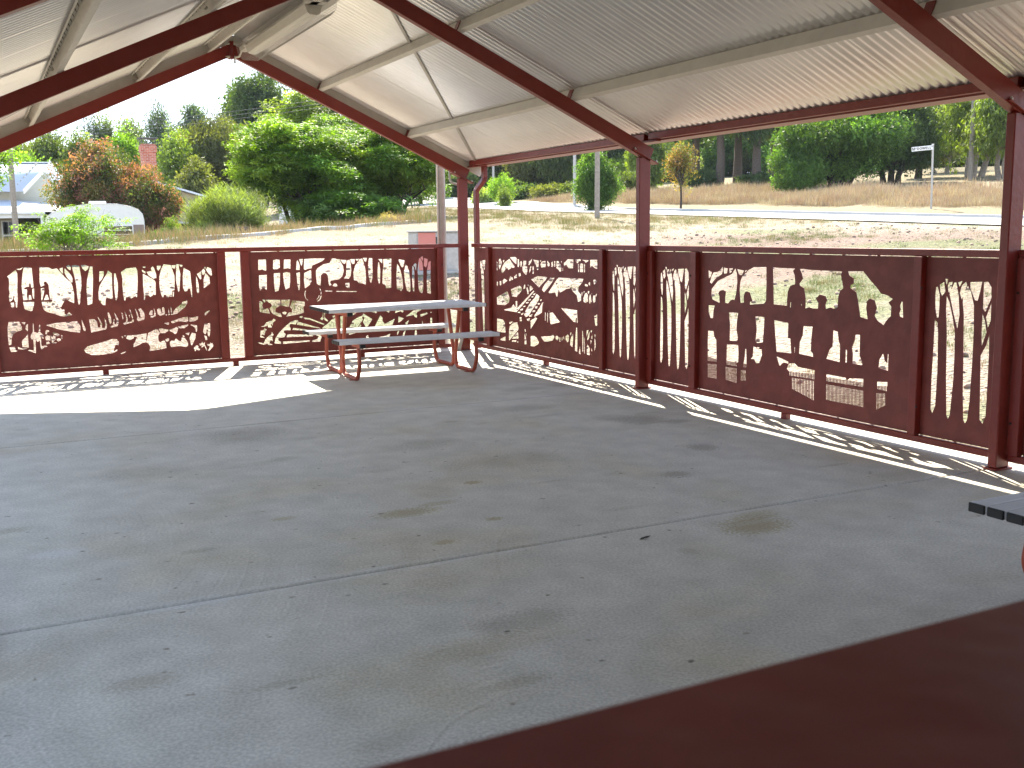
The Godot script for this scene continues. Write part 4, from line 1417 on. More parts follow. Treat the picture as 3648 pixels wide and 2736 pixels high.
# ---------------------------------------------------------------- things in and by the shelter
func build_light() -> void:
	var t := thing("ceiling_light", "long fluorescent batten in a wire cage hung under the ridge", "light")
	var x := APEX.x + 0.10
	var y := 3.60
	var st := st_new()
	bbox(st, Vector3(x - 0.03, y - 0.02, 0.12), Vector3(x + 0.05, y + 0.03, 3.3), 0.004)
	put("mounting_channel", st_done(st), M.cream, t)
	st = st_new()
	var o := PackedVector2Array([Vector2(-0.085, 0.0), Vector2(-0.06, -0.07), Vector2(-0.035, -0.085), Vector2(0.035, -0.085), Vector2(0.06, -0.07), Vector2(0.085, 0.0)])
	prism(st, o, 0.55, 2.85, Transform3D(Basis.IDENTITY, Vector3(x + 0.02, y - 0.022, 0)))
	put("diffuser", st_done(st), M.lens, t)
	st = st_new()
	bbox(st, Vector3(x - 0.075, y - 0.02, 0.45), Vector3(x + 0.115, y + 0.015, 0.56), 0.006)
	bbox(st, Vector3(x - 0.075, y - 0.02, 2.84), Vector3(x + 0.115, y + 0.015, 2.98), 0.006)
	put("end_housing", st_done(st), M.cream, t)
	# cage: hoops and long wires
	st = st_new()
	var hoop := [Vector3(-0.15, 0.01, 0), Vector3(-0.13, -0.10, 0), Vector3(-0.08, -0.15, 0), Vector3(0.08, -0.15, 0), Vector3(0.13, -0.10, 0), Vector3(0.15, 0.01, 0)]
	for k in 80:
		var z := 0.4 + k * 0.034
		var p := []
		for h: Vector3 in hoop:
			p.append(h + Vector3(x + 0.02, y, z))
		tube(st, p, fill(6, 0.0012), 3, false)
	for k in 26:
		var f := float(k) / 25.0 * 5.0
		var i := mini(int(f), 4)
		var h: Vector3 = (hoop[i] as Vector3).lerp(hoop[i + 1], f - i) + Vector3(x + 0.02, y, 0)
		tube(st, [h + Vector3(0, 0, 0.4), h + Vector3(0, 0, 3.09)], [0.0012, 0.0012], 3, false)
	put("wire_cage", st_done(st), M.galv, t).set_meta("kind", "stuff")
	put("flexible_conduit", pipe_mesh(rounded([Vector3(x - 0.02, y - 0.01, 0.2), Vector3(x - 0.03, y - 0.07, 0.1), Vector3(x - 0.07, y - 0.07, 0.045), Vector3(x - 0.07, y - 0.14, 0.045)], 0.04, 5), 0.011), M.cream, t)

func plank_mesh(len: float, w: float, h: float) -> ArrayMesh:
	# hollow-looking extrusion with a fluted top
	var o := PackedVector2Array([Vector2(-w / 2 + 0.004, 0), Vector2(w / 2 - 0.004, 0), Vector2(w / 2, 0.004), Vector2(w / 2, h - 0.004), Vector2(w / 2 - 0.004, h)])
	var n := 7
	for k in n:
		var c := w / 2 - 0.008 - (w - 0.016) * (k + 0.5) / n
		var d := (w - 0.016) / n
		o.append(Vector2(c + d * 0.4, h))
		o.append(Vector2(c + d * 0.25, h - 0.003))
		o.append(Vector2(c - d * 0.25, h - 0.003))
		o.append(Vector2(c - d * 0.4, h))
	o.append_array(PackedVector2Array([Vector2(-w / 2 + 0.004, h), Vector2(-w / 2, h - 0.004), Vector2(-w / 2, 0.004)]))
	var st := st_new()
	prism(st, o, -len / 2, len / 2, Transform3D(Basis(Vector3(0, 0, -1), Vector3(0, 1, 0), Vector3(1, 0, 0)), Vector3.ZERO))
	return st_done(st)

func build_table() -> Node3D:
	var t := thing("picnic_table", "full picnic table of ribbed aluminium planks on orange-red bent tube legs, in the far corner", "picnic table")
	var L := 1.80
	var w := 0.0745
	var pl := plank_mesh(L - 0.012, w, 0.038)
	var cap := box_mesh(Vector3(-0.006, 0.0005, -w / 2 + 0.0005), Vector3(0.006, 0.0375, w / 2 - 0.0005), 0.003)
	var place := func(called: String, y: float, z: float) -> void:
		var p := put(called, pl, M.alu, t, Vector3(0, y, z))
		for s: float in [-1.0, 1.0]:
			put("end_cap", cap, M.black, p, Vector3(s * (L / 2 - 0.0005), 0, 0))
	for k in 9:
		place.call("top_plank", 0.708, (k - 4) * 0.0865)
	for s: float in [-1.0, 1.0]:
		for k in 3:
			place.call("seat_plank", 0.408, s * 0.615 + (k - 1) * 0.0865)
	var r := 0.0215
	for e: float in [-1.0, 1.0]:
		var x := e * 0.66
		for s: float in [-1.0, 1.0]:
			var path := rounded([Vector3(x, 0.665, s * 0.165), Vector3(x, 0.17, s * 0.026), Vector3(x, r, s * 0.045), Vector3(x, r, s * 0.56), Vector3(x, 0.18, s * 0.645), Vector3(x, 0.368, s * 0.618)], 0.11, 7)
			put("leg", pipe_mesh(path, r, 12), M.orange, t)
			put("foot_pad", box_mesh(Vector3(x - 0.05, 0.0, s * 0.42 - 0.03), Vector3(x + 0.05, 0.005, s * 0.42 + 0.03), 0.001), M.orange, t)
			var br := put("seat_bearer", box_mesh(Vector3(x - 0.03, 0.366, s * 0.615 - 0.135), Vector3(x + 0.03, 0.4075, s * 0.615 + 0.135), 0.004), M.orange, t)
			for q: float in [-1.0, 1.0]:
				put("end_plug", box_mesh(Vector3(x - 0.029, 0.367, s * 0.615 + q * 0.1515 - 0.017), Vector3(x + 0.029, 0.4065, s * 0.615 + q * 0.1515 + 0.017), 0.004), M.black, br)
		var tb := put("top_bearer", box_mesh(Vector3(x - 0.03, 0.664, -0.33), Vector3(x + 0.03, 0.7075, 0.33), 0.004), M.orange, t)
		for q: float in [-1.0, 1.0]:
			put("end_plug", box_mesh(Vector3(x - 0.029, 0.665, q * 0.347 - 0.017), Vector3(x + 0.029, 0.7065, q * 0.347 + 0.017), 0.004), M.black, tb)
		put("weld_plate", box_mesh(Vector3(x - 0.012, 0.15, -0.012), Vector3(x + 0.012, 0.19, 0.012), 0.002), M.orange, t)
	return t

func build_near() -> void:
	build_light()
	var t := build_table()
	t.position = Vector3(-1.60, 0, 1.52)
	t.rotation.y = deg_to_rad(-2.0)
	dup(t, Vector3(-1.385, 0, 10.33), 0.0, "second picnic table, cut off at right so only black-capped seat plank ends show")
	# service pole just outside the corner
	var p := thing("service_pole", "pale weathered steel service pole standing right behind the corner post", "pole", Vector3(-0.26, -0.05, -0.32))
	var st := st_new()
	tube(st, [Vector3(0, 0, 0), Vector3(0, 5.2, 0)], [0.057, 0.055], 20)
	put("shaft", st_done(st, true), M.galv, p)
	put("conduit", pipe_mesh([Vector3(-0.066, 0.0, 0.035), Vector3(-0.066, 5.0, 0.035)], 0.013), M.cream, p)
	st = st_new()
	for y: float in [0.9, 1.55, 2.05]:
		tube(st, [Vector3(0, y, 0), Vector3(0, y + 0.018, 0)], [0.0595, 0.0595], 20)
	put("strap", st_done(st), M.galv, p)
	put("base_collar", box_mesh(Vector3(-0.10, 0.0, -0.10), Vector3(0.10, 0.055, 0.10)), M.galv, p)
	var lf := st_new()
	prism(lf, PackedVector2Array([Vector2(-0.03, 0), Vector2(-0.01, 0.011), Vector2(0.02, 0.008), Vector2(0.035, -0.002), Vector2(0.01, -0.012)]), 0.0, 0.002, Transform3D(Basis(Vector3(1, 0.15, 0).normalized(), Vector3(0, 0, -1), Vector3(0.15, -1, 0).normalized() * -1.0), Vector3.ZERO))
	tag(put("fallen_leaf", st_done(lf), M.dark_leaf, null, Vector3(-2.86, 0.006, 8.16)), "single small dark leaf lying on the open concrete floor", "leaf")
	# steel cabinet on the slope
	var y := ground_at(2.1, -6.1)
	var c := thing("utility_cabinet", "low grey steel utility cabinet with one pink door, behind the corner post", "cabinet", Vector3(2.1, y - 0.05, -6.2), 0.02)
	put("plinth", box_mesh(Vector3(-0.55, 0, -0.4), Vector3(0.55, 0.06, 0.4)), M.kerb, c)
	put("body", box_mesh(Vector3(-0.42, 0.06, -0.24), Vector3(0.42, 0.79, 0.24), 0.01), M.galv, c)
	put("lid", box_mesh(Vector3(-0.45, 0.79, -0.27), Vector3(0.45, 0.815, 0.28), 0.006), M.galv, c)
	put("door", box_mesh(Vector3(-0.415, 0.08, 0.24), Vector3(-0.06, 0.78, 0.252), 0.003), M.pink_wrap, c)
	put("recess", box_mesh(Vector3(-0.055, 0.1, 0.24), Vector3(0.045, 0.7, 0.244), 0.001), M.pit, c)
	put("door", box_mesh(Vector3(0.05, 0.1, 0.24), Vector3(0.39, 0.76, 0.252), 0.003), M.galv, c)
	put("side_panel", box_mesh(Vector3(-0.432, 0.1, -0.21), Vector3(-0.42, 0.76, 0.21), 0.003), M.galv, c)

func pole(called: String, label: String, x: float, z: float, h: float, r: float, m: Material, arms := 0) -> Node3D:
	var p := thing(called, label, "utility pole", Vector3(x, ground_at(x, z) - 0.3, z), 0.0, "power poles")
	var st := st_new()
	tube(st, [Vector3.ZERO, Vector3(0.02, h * 0.5, 0), Vector3(0, h + 0.3, 0)], [r, r * 0.9, r * 0.75], 14)
	put("shaft", st_done(st, true), m, p)
	if arms > 0:
		put("crossarm", box_mesh(Vector3(-0.9, h - 0.6, -0.2), Vector3(0.9, h - 0.48, -0.1)), M.grey_wood, p)
		for k: float in [-0.8, 0.0, 0.8]:
			put("insulator", box_mesh(Vector3(k - 0.04, h - 0.479, -0.19), Vector3(k + 0.04, h - 0.36, -0.11), 0.02), M.dark_glass, p)
	return p

func sag_wire(label: String, a: Vector3, b: Vector3, sag: float, r := 0.012) -> void:
	var pts := []
	for i in 17:
		var f := i / 16.0
		pts.append(a.lerp(b, f) - Vector3(0, sag * 4.0 * f * (1.0 - f), 0))
	tag(put("overhead_wire", pipe_mesh(pts, r, 5), M.wire), label, "wire", "overhead wires")

func text_mesh(s: String, size: float, depth := 0.004) -> TextMesh:
	var f := SystemFont.new()
	f.font_names = PackedStringArray(["Droid Sans"])
	f.font_weight = 700
	var t := TextMesh.new()
	t.text = s
	t.font = f
	t.font_size = 64
	t.pixel_size = size / 64.0
	t.depth = depth
	return t

# ---------------------------------------------------------------- road side, houses
func build_street() -> void:
	# the road climbs away past the right-hand wall
	strip("road", along(Vector2(19.3, 40), Vector2(19.3, -30), 70) + along(Vector2(19.6, -31), Vector2(27.0, -75), 40), 4.6, 0.035, M.road)
	strip("road_kerb", along(Vector2(21.75, 40), Vector2(21.75, -30), 70) + along(Vector2(22.1, -31), Vector2(29.5, -75), 40), 0.3, 0.12, M.kerb, 0.14)
	strip("street_kerb", along(Vector2(-14.0, -8.7), Vector2(-2.9, -15.5), 14) + along(Vector2(-2.2, -15.95), Vector2(8.9, -22.7), 14), 0.28, 0.10, M.kerb, 0.2)
	pole("power_pole", "grey timber pole at the far left in front of the white-roofed cottage", -4.2, -33.6, 9.5, 0.115, M.wood_pole, 1)
	pole("power_pole", "stout pale grey pole between the shelter posts, in front of the cone-shaped tree", 14.3, -19.9, 8.5, 0.095, M.wood_pole, 1)
	pole("power_pole", "slim distant pole beside the bright green bush, right of the corner post", 25.2, -50.4, 8.5, 0.085, M.galv, 0)
	pole("power_pole", "pale pole in the tall dry grass near the right-hand post", 40.7, -25.7, 9.5, 0.13, M.wood_pole, 1)
	pole("power_pole", "thin pole just right of and behind the stout grey pole", 22.9, -36.0, 9.0, 0.09, M.galv, 0)
	var y := 8.0
	for k in 3:
		sag_wire("%s of three thin wires crossing in front of the tall gums at the gable" % ["lowest", "middle", "topmost"][k], Vector3(-14, 7.0 + 0.22 * k, -62), Vector3(22.9, 10.2 + 0.2 * k, -36), 1.1)
	sag_wire("single thin wire running under the eave across the tall gum trunks", Vector3(14.3, 10.0, -19.9), Vector3(40.7, 12.3, -25.7), 0.9, 0.014)
	var m := thing("radio_mast", "hair-thin distant radio mast rising above the treetops at left", "mast", Vector3(4.6, 0.5, -97.2))
	put("shaft", pipe_mesh([Vector3.ZERO, Vector3(0, 14.6, 0)], 0.045, 6), M.wire, m)
	# street sign
	y = ground_at(24.4, -13.9)
	var s := thing("street_sign", "white street name plate on a thin grey pole beside the road", "street sign", Vector3(24.4, y - 0.2, -13.9), 0.0)
	put("pole", pipe_mesh([Vector3.ZERO, Vector3(-0.06, 2.42, 0)], 0.034, 10), M.galv, s)
	put("pole_cap", pipe_mesh([Vector3(-0.06, 2.42, 0), Vector3(-0.06, 2.45, 0)], 0.042, 10), M.white, s)
	# blade faces the shelter; local x across the face
	var face := Basis(Vector3(0, 1, 0), deg_to_rad(-38.0)) * Basis(Vector3(0, 0, 1), deg_to_rad(4.5))
	var bl := put("blade", box_mesh(Vector3(-0.70, -0.075, -0.006), Vector3(0.0, 0.075, 0.006), 0.002), M.white, s, Vector3(-0.085, 2.33, 0.02), face)
	var ink := mat(Color(0.12, 0.12, 0.13), 0.6)
	put("lettering", text_mesh("M", 0.13), ink, bl, Vector3(-0.635, 0.0, 0.009))
	put("lettering", text_mesh("c", 0.09), ink, bl, Vector3(-0.55, 0.025, 0.009))
	put("lettering", text_mesh("DOWELL", 0.118), ink, bl, Vector3(-0.29, 0.0, 0.009))
	put("lettering", text_mesh("ST", 0.05), ink, bl, Vector3(-0.03, 0.03, 0.009))
	cottage()
	second_house()
	caravan()
	# carport, shed, picket fence, open pit frame
	var c := thing("carport", "long low white flat roof behind the wispy bush", "carport", Vector3(5.3, ground_at(5.3, -38.5), -38.8))
	var h := 3.0 - ground_at(5.3, -38.5)
	put("roof", box_mesh(Vector3(-1.6, h - 0.14, -2.0), Vector3(1.6, h, 0.4)), M.white, c)
	put("beam", box_mesh(Vector3(-0.4, h - 1.0, -0.3), Vector3(1.6, h - 0.82, 0.3)), M.white, c)
	for x: float in [-1.5, 1.5]:
		put("post", box_mesh(Vector3(x - 0.05, 0, 0.2), Vector3(x + 0.05, h - 0.142, 0.3)), M.beige, c)
	var sh := thing("garden_shed", "small white shed glimpsed through the trunks of the big green trees", "shed", Vector3(7.6, ground_at(7.6, -33.4), -33.6))
	put("wall", box_mesh(Vector3(-1.0, 0, -1.0), Vector3(1.0, 1.9, 1.0)), M.white, sh)
	var st := st_new()
	prism(st, PackedVector2Array([Vector2(-1.2, 1.9), Vector2(1.2, 1.9), Vector2(0, 2.7)]), -1.2, 1.2)
	put("roof", st_done(st), M.house_roof, sh)
	put("door", box_mesh(Vector3(-0.75, 0.05, 1.0), Vector3(-0.1, 1.7, 1.02)), M.dark_glass, sh)
	var pf := thing("picket_fence", "short run of weathered grey pickets under the big green trees", "fence", Vector3(6.9, ground_at(6.9, -26.6) - 0.05, -26.6), -0.2)
	for k in 11:
		var x := (k - 5) * 0.085
		var stp := st_new()
		prism(stp, PackedVector2Array([Vector2(x - 0.03, 0), Vector2(x + 0.03, 0), Vector2(x + 0.03, 0.78 + 0.05 * sin(k * 2.3)), Vector2(x, 0.84 + 0.05 * sin(k * 2.3)), Vector2(x - 0.03, 0.78 + 0.05 * sin(k * 2.3))]), 0.0, 0.02)
		put("picket", st_done(stp), M.grey_wood, pf)
	put("fence_rail", box_mesh(Vector3(-0.5, 0.2, -0.04), Vector3(0.5, 0.27, -0.003)), M.grey_wood, pf)
	put("fence_rail", box_mesh(Vector3(-0.5, 0.6, -0.04), Vector3(0.5, 0.67, -0.003)), M.grey_wood, pf)
	y = ground_at(-0.8, -17.9)
	var pit := thing("pit_frame", "low white diamond-shaped frame round a dark pit by the street kerb", "frame", Vector3(-0.8, y + 0.02, -17.6), 0.5)
	put("pit_floor", box_mesh(Vector3(-0.65, -0.1, -0.65), Vector3(0.65, 0.02, 0.65)), M.pit, pit)
	for k in 4:
		var b := Basis(Vector3.UP, k * PI / 2)
		put("frame_bar", box_mesh(Vector3(-0.72, 0.0, 0.65), Vector3(0.66, 0.12, 0.72)), M.white, pit, Vector3.ZERO, b)
	y = ground_at(1.5, -19.2)
	var stump := thing("tree_stump", "grey sawn tree stump at the foot of the wispy bush", "stump", Vector3(1.3, y - 0.05, -18.7))
	put("wood", pipe_mesh([Vector3.ZERO, Vector3(0.02, 0.34, 0)], 0.16, 11), M.grey_wood, stump)
	# old trough-like concrete sleeper edge under the dry grass beyond the road
	y = ground_at(27.8, -22.0)
	tag(put("bus_post", box_mesh(Vector3(-0.05, 0, -0.05), Vector3(0.05, 1.2, 0.05)), mat(Color(0.30, 0.42, 0.40), 0.5), null, Vector3(14.5, ground_at(14.5, -43) - 0.1, -43.0)), "small grey-green marker post left of the service pole by the far road", "post")

func cottage() -> void:
	var h := thing("cottage", "white-roofed weatherboard cottage with a front verandah at the far left", "house", Vector3(-3.7, 0.15, -41.5), -0.34)
	var by := 0.0
	put("wall", box_mesh(Vector3(-11, by, -8.2), Vector3(-0.25, 3.5, -0.3)), M.beige, h)
	# gable end in lapped boards
	for k in 11:
		var y0 := 2.9 + k * 0.19
		var f := clampf((y0 - 3.45) / 1.6, 0.0, 1.0)
		var z0 := lerpf(-0.2, -4.2, f)
		var z1 := lerpf(-8.2, -4.2, f)
		if z0 - z1 < 0.3:
			break
		var t := Basis(Vector3(0, 0, 1), 0.07)
		put("weatherboard", box_mesh(Vector3(0, 0, z1), Vector3(0.03, 0.2, z0)), M.board_grey, h, Vector3(-0.24, y0, 0), t)
	for s: float in [1.0, -1.0]:
		var st := st_new()
		var run := Vector3(0, 1.48, -4.3 * s)
		var top := Vector3(0.25, 5.02, -4.2)
		var bot := Vector3(0.25, 3.5, -4.2 + 4.35 * s)
		var lx := Vector3(-12.0, 0, 0)
		var n := (bot - top).cross(lx).normalized()
		if n.y < 0:
			n = -n
		for a: float in [0.0]:
			quad(st, top, top + lx, bot + lx, bot)
			quad(st, top - n * 0.06, bot - n * 0.06, bot + lx - n * 0.06, top + lx - n * 0.06)
			quad(st, top, bot, bot - n * 0.06, top - n * 0.06)
			quad(st, bot, bot + lx, bot + lx - n * 0.06, bot - n * 0.06)
		put("roof", st_done(st), M.house_roof, h)
		st = st_new()
		var d := (bot - top).normalized()
		bbox(st, Vector3(0, -0.16, 0), Vector3(0.04, 0.02, (bot - top).length()), 0.004, Transform3D(Basis(Vector3(1, 0, 0), d.cross(Vector3(1, 0, 0)), d), top + Vector3(0.01, 0, 0)))
		put("barge_board", st_done(st), M.white, h)
	put("ridge_cap", box_mesh(Vector3(-11.8, 5.02, -4.35), Vector3(0.28, 5.07, -4.05)), M.white, h)
	# verandah
	var st := st_new()
	var a := Vector3(-11, 3.1, -0.28)
	var b := Vector3(-0.25, 3.1, -0.28)
	var c := Vector3(1.6, 2.5, 1.7)
	var d := Vector3(-11, 2.5, 1.7)
	quad(st, a, b, c, d)
	var e := Vector3(-0.22, 3.1, -8.2)
	var f := Vector3(1.6, 2.5, -8.2)
	quad(st, b, e, f, c)
	put("verandah_roof", st_done(st), M.house_roof, h)
	put("gutter", box_mesh(Vector3(-11, 2.40, 1.68), Vector3(1.62, 2.5, 1.75)), M.white, h)
	put("beam", box_mesh(Vector3(-11, 2.22, 1.55), Vector3(1.5, 2.398, 1.63)), M.white, h)
	for x: float in [-8.0, -5.0, -1.35, 1.45]:
		put("post", box_mesh(Vector3(x - 0.07, -0.4, 1.52), Vector3(x + 0.07, 2.218, 1.66)), M.white, h)
	var dr := put("door", box_mesh(Vector3(-3.2, 0.0, -0.298), Vector3(-2.1, 2.1, -0.25)), M.white, h)
	put("pane", box_mesh(Vector3(-2.95, 0.5, -0.249), Vector3(-2.35, 1.8, -0.235)), M.dark_glass, dr)
	var w := put("window", box_mesh(Vector3(-0.95, 0.6, -0.298), Vector3(0.3 - 0.6, 2.15, -0.25)), M.white, h)
	for k in 2:
		put("pane", box_mesh(Vector3(-0.88 + k * 0.27, 1.5, -0.249), Vector3(-0.64 + k * 0.27, 2.08, -0.24)), M.dark_glass, w)
	put("pane", box_mesh(Vector3(-0.88, 0.68, -0.249), Vector3(-0.37, 1.42, -0.24)), M.dark_glass, w)
	put("fence_panel", box_mesh(Vector3(-8.0, -0.3, 2.6), Vector3(1.0, 0.75, 2.66)), M.white, h)

func second_house() -> void:
	var h := thing("bungalow", "cream bungalow with a small white-roofed porch, right of the flowering tree", "house", Vector3(2.2, 0.2, -42.5))
	put("wall", box_mesh(Vector3(-3.2, 0, -8), Vector3(2.9, 3.1, 0)), M.beige, h)
	var st := st_new()
	prism(st, PackedVector2Array([Vector2(-3.3, 3.1), Vector2(3.0, 3.1), Vector2(-0.2, 4.0)]), -8.0, 0.0)
	put("gable", st_done(st), M.beige, h)
	for s: float in [1.0, -1.0]:
		st = st_new()
		var top := Vector3(-0.2, 4.06, 0.35)
		var bot := Vector3(3.3 if s > 0 else -3.6, 3.02, 0.35)
		var d := (bot - top).normalized()
		bbox(st, Vector3(0, 0, -8.7), Vector3((bot - top).length(), 0.09, 0), 0.004, Transform3D(Basis(d, Vector3(0, 0, 1).cross(d), Vector3(0, 0, 1)), top))
		put("roof", st_done(st), M.house_roof, h)
	# porch
	st = st_new()
	var o := [Vector3(-1.5, 2.9, 0.02), Vector3(0.1, 2.9, 0.02), Vector3(1.05, 2.42, 1.75), Vector3(-2.1, 2.42, 1.75)]
	quad(st, o[0], o[1], o[2], o[3])
	tri(st, o[1], Vector3(1.05, 2.42, 0.02), o[2])
	tri(st, o[0], o[3], Vector3(-2.1, 2.42, 0.02))
	put("porch_roof", st_done(st), M.house_roof, h)
	put("fascia", box_mesh(Vector3(-2.1, 2.24, 1.68), Vector3(1.05, 2.42, 1.76)), M.white, h)
	for x: float in [-1.15, 0.85]:
		put("post", box_mesh(Vector3(x - 0.06, -0.3, 1.6), Vector3(x + 0.06, 2.238, 1.72)), M.white, h)
	var dr := put("door", box_mesh(Vector3(-0.05, 0, 0.002), Vector3(0.75, 2.1, 0.03)), M.board_grey, h)
	put("pane", box_mesh(Vector3(0.5, 0.3, 0.031), Vector3(0.7, 1.9, 0.04)), M.dark_glass, dr)
	var w := put("window", box_mesh(Vector3(1.2, 0.7, 0.002), Vector3(2.1, 2.0, 0.04)), M.white, h)
	for k in 3:
		put("pane", box_mesh(Vector3(1.27, 0.77 + k * 0.4, 0.041), Vector3(2.03, 1.1 + k * 0.4, 0.05)), M.dark_glass, w)
	var ch := put("chimney", box_mesh(Vector3(0.40, 2.5, -4.9), Vector3(1.12, 6.15, -4.2), 0.01), M.brick, h)
	put("corbel", box_mesh(Vector3(0.35, 5.72, -4.95), Vector3(1.17, 6.05, -4.15), 0.01), M.brick, ch)
	var cap := put("chimney_cap", box_mesh(Vector3(0.28, 6.42, -5.0), Vector3(1.24, 6.48, -4.1), 0.01), M.wire, ch)
	for x: float in [0.42, 1.10]:
		for z: float in [-4.85, -4.25]:
			put("cap_leg", box_mesh(Vector3(x - 0.02, 6.15, z - 0.02), Vector3(x + 0.02, 6.418, z + 0.02)), M.wire, cap)

func caravan() -> void:
	var c := thing("caravan", "old white caravan parked side-on behind the young green tree", "caravan", Vector3(-1.05, 0.45, -35.8), -0.12)
	var st := st_new()
	var o := PackedVector2Array([Vector2(-1.95, 0.25), Vector2(-2.0, 1.35), Vector2(-1.98, 1.62), Vector2(-1.86, 1.90), Vector2(-1.6, 2.1), Vector2(-1.1, 2.28), Vector2(-0.4, 2.40), Vector2(0.4, 2.45), Vector2(1.0, 2.42), Vector2(1.5, 2.32), Vector2(1.8, 2.18), Vector2(1.95, 2.0), Vector2(2.0, 1.75), Vector2(2.0, 0.95), Vector2(1.9, 0.85), Vector2(1.88, 0.25)])
	prism(st, o, -2.1, 0.0)
	put("body", st_done(st), M.white, c)
	st = st_new()
	for i in range(1, 14):
		var a := o[i]
		var b := o[i + 1] if i < 13 else o[13]
		if (b - a).length() > 0.01:
			tube(st, [Vector3(a.x, a.y, 0.005), Vector3(b.x, b.y, 0.005)], [0.018, 0.018], 6)
	put("edge_trim", st_done(st), M.white, c)
	put("roof_hatch", box_mesh(Vector3(-0.2, 2.44, -1.4), Vector3(0.5, 2.58, -0.7), 0.03), M.white, c)
	put("side_stripe", box_mesh(Vector3(1.55, 1.0, 0.0), Vector3(1.985, 1.55, 0.004), 0.001), mat(Color(0.52, 0.45, 0.42), 0.6), c)
	for wx: Array in [[0.35, 1.5], [-1.35, -0.45]]:
		var w := put("window", box_mesh(Vector3(wx[0] - 0.05, 0.92, 0.0), Vector3(wx[1] + 0.05, 1.53, 0.02)), M.white, c)
		for k in 3:
			put("pane", box_mesh(Vector3(wx[0], 0.97 + k * 0.185, 0.0205), Vector3(wx[1], 1.12 + k * 0.185, 0.03)), M.brown_glass, w)
	var fw := put("front_window", box_mesh(Vector3(-2.02, 0.75, -1.9), Vector3(-1.985, 1.35, -0.2)), M.white, c)
	for k in 3:
		put("pane", box_mesh(Vector3(-2.03, 0.8 + k * 0.18, -1.85), Vector3(-2.021, 0.95 + k * 0.18, -0.25)), M.dark_glass, fw)
	put("tail_light", box_mesh(Vector3(1.72, 0.84, 0.0), Vector3(1.86, 0.91, 0.03), 0.01), mat(Color(0.55, 0.12, 0.1), 0.3), c)
	put("skirt_trim", box_mesh(Vector3(-1.9, 0.2, 0.0), Vector3(1.85, 0.26, 0.02)), M.galv, c)
	for x: float in [-0.3]:
		st = st_new()
		tube(st, [Vector3(x, 0.05, -0.02), Vector3(x, 0.05, -0.22)], [0.3, 0.3], 18)
		put("wheel", st_done(st), M.black, c)
	put("vent", box_mesh(Vector3(-1.75, 1.75, -0.001), Vector3(-1.45, 1.85, 0.006), 0.001), M.galv, c)

# ---------------------------------------------------------------- plants
var clumps := {}
func clump_mesh(kind: String) -> ArrayMesh:
	if clumps.has(kind):
		return clumps[kind]
	var r := RandomNumberGenerator.new()
	r.seed = hash(kind)
	var st := st_new()
	st.set_smooth_group(-1)
	var n := {"broad": 30, "spray": 36, "droop": 34, "wisp": 40, "straw": 26}[kind] as int
	for i in n:
		var d := Vector3(r.randfn(), r.randfn(), r.randfn()).normalized()
		var p := d * pow(r.randf(), 0.45) * 0.95
		var len := r.randf_range(0.26, 0.42)
		var wid := len * 0.52
		var dir := (d + Vector3(r.randfn(), r.randfn(), r.randfn()) * 0.7).normalized()
		if kind == "spray":
			p.y *= 0.35
			dir = Vector3(r.randfn(), r.randfn() * 0.25 - 0.25, r.randfn()).normalized()
			len = r.randf_range(0.34, 0.55)
			wid = len * 0.36
		elif kind == "droop":
			dir = Vector3(r.randfn() * 0.5, -1.0, r.randfn() * 0.5).normalized()
			len = r.randf_range(0.34, 0.55)
			wid = len * 0.26
		elif kind == "wisp":
			dir = Vector3(r.randfn() * 0.6, r.randf_range(0.2, 1.0), r.randfn() * 0.6).normalized()
			len = r.randf_range(0.5, 0.9)
			wid = 0.045
		elif kind == "straw":
			p = Vector3(r.randfn() * 0.3, 0, r.randfn() * 0.3)
			dir = Vector3(r.randfn() * 0.28, 1.0, r.randfn() * 0.28).normalized()
			len = r.randf_range(0.5, 1.0)
			wid = 0.03
		var up := Vector3(0, 1, 0) if absf(dir.y) < 0.9 else Vector3(1, 0, 0)
		var side := dir.cross(up).normalized().rotated(dir, r.randf_range(-0.9, 0.9))
		if kind == "spray":
			side = dir.cross(Vector3.UP).normalized().rotated(dir, r.randf_range(-0.4, 0.4))
		var a := p
		var b := p + dir * len * 0.5 + side * wid * 0.5
		var c := p + dir * len
		var e := p + dir * len * 0.5 - side * wid * 0.5 + side.cross(dir) * wid * 0.2
		tri(st, a, b, c)
		tri(st, a, c, e)
	clumps[kind] = st_done(st)
	return clumps[kind]

var leaf_mats := {}
func leaf_mat(kind: String) -> StandardMaterial3D:
	if leaf_mats.has(kind):
		return leaf_mats[kind]
	var m := mat(Color.WHITE, 0.55 if kind != "straw" else 0.85)
	m.vertex_color_use_as_albedo = true
	m.backlight_enabled = true
	m.backlight = Color(0.95, 1.0, 0.4) if kind != "straw" else Color(0.5, 0.45, 0.3)
	m.cull_mode = BaseMaterial3D.CULL_DISABLED
	leaf_mats[kind] = m
	return m

func multi(called: String, parent: Node, mesh: Mesh, m: Material, xf: Array, cols: Array) -> MultiMeshInstance3D:
	var mm := MultiMesh.new()
	mm.transform_format = MultiMesh.TRANSFORM_3D
	mm.use_colors = true
	mm.mesh = mesh
	mm.instance_count = xf.size()
	for i in xf.size():
		mm.set_instance_transform(i, xf[i])
		mm.set_instance_color(i, cols[i])
	var o := MultiMeshInstance3D.new()
	o.name = numbered(called, parent)
	o.multimesh = mm
	o.material_override = m
	parent.add_child(o, true)
	o.set_meta("kind", "stuff")
	return o

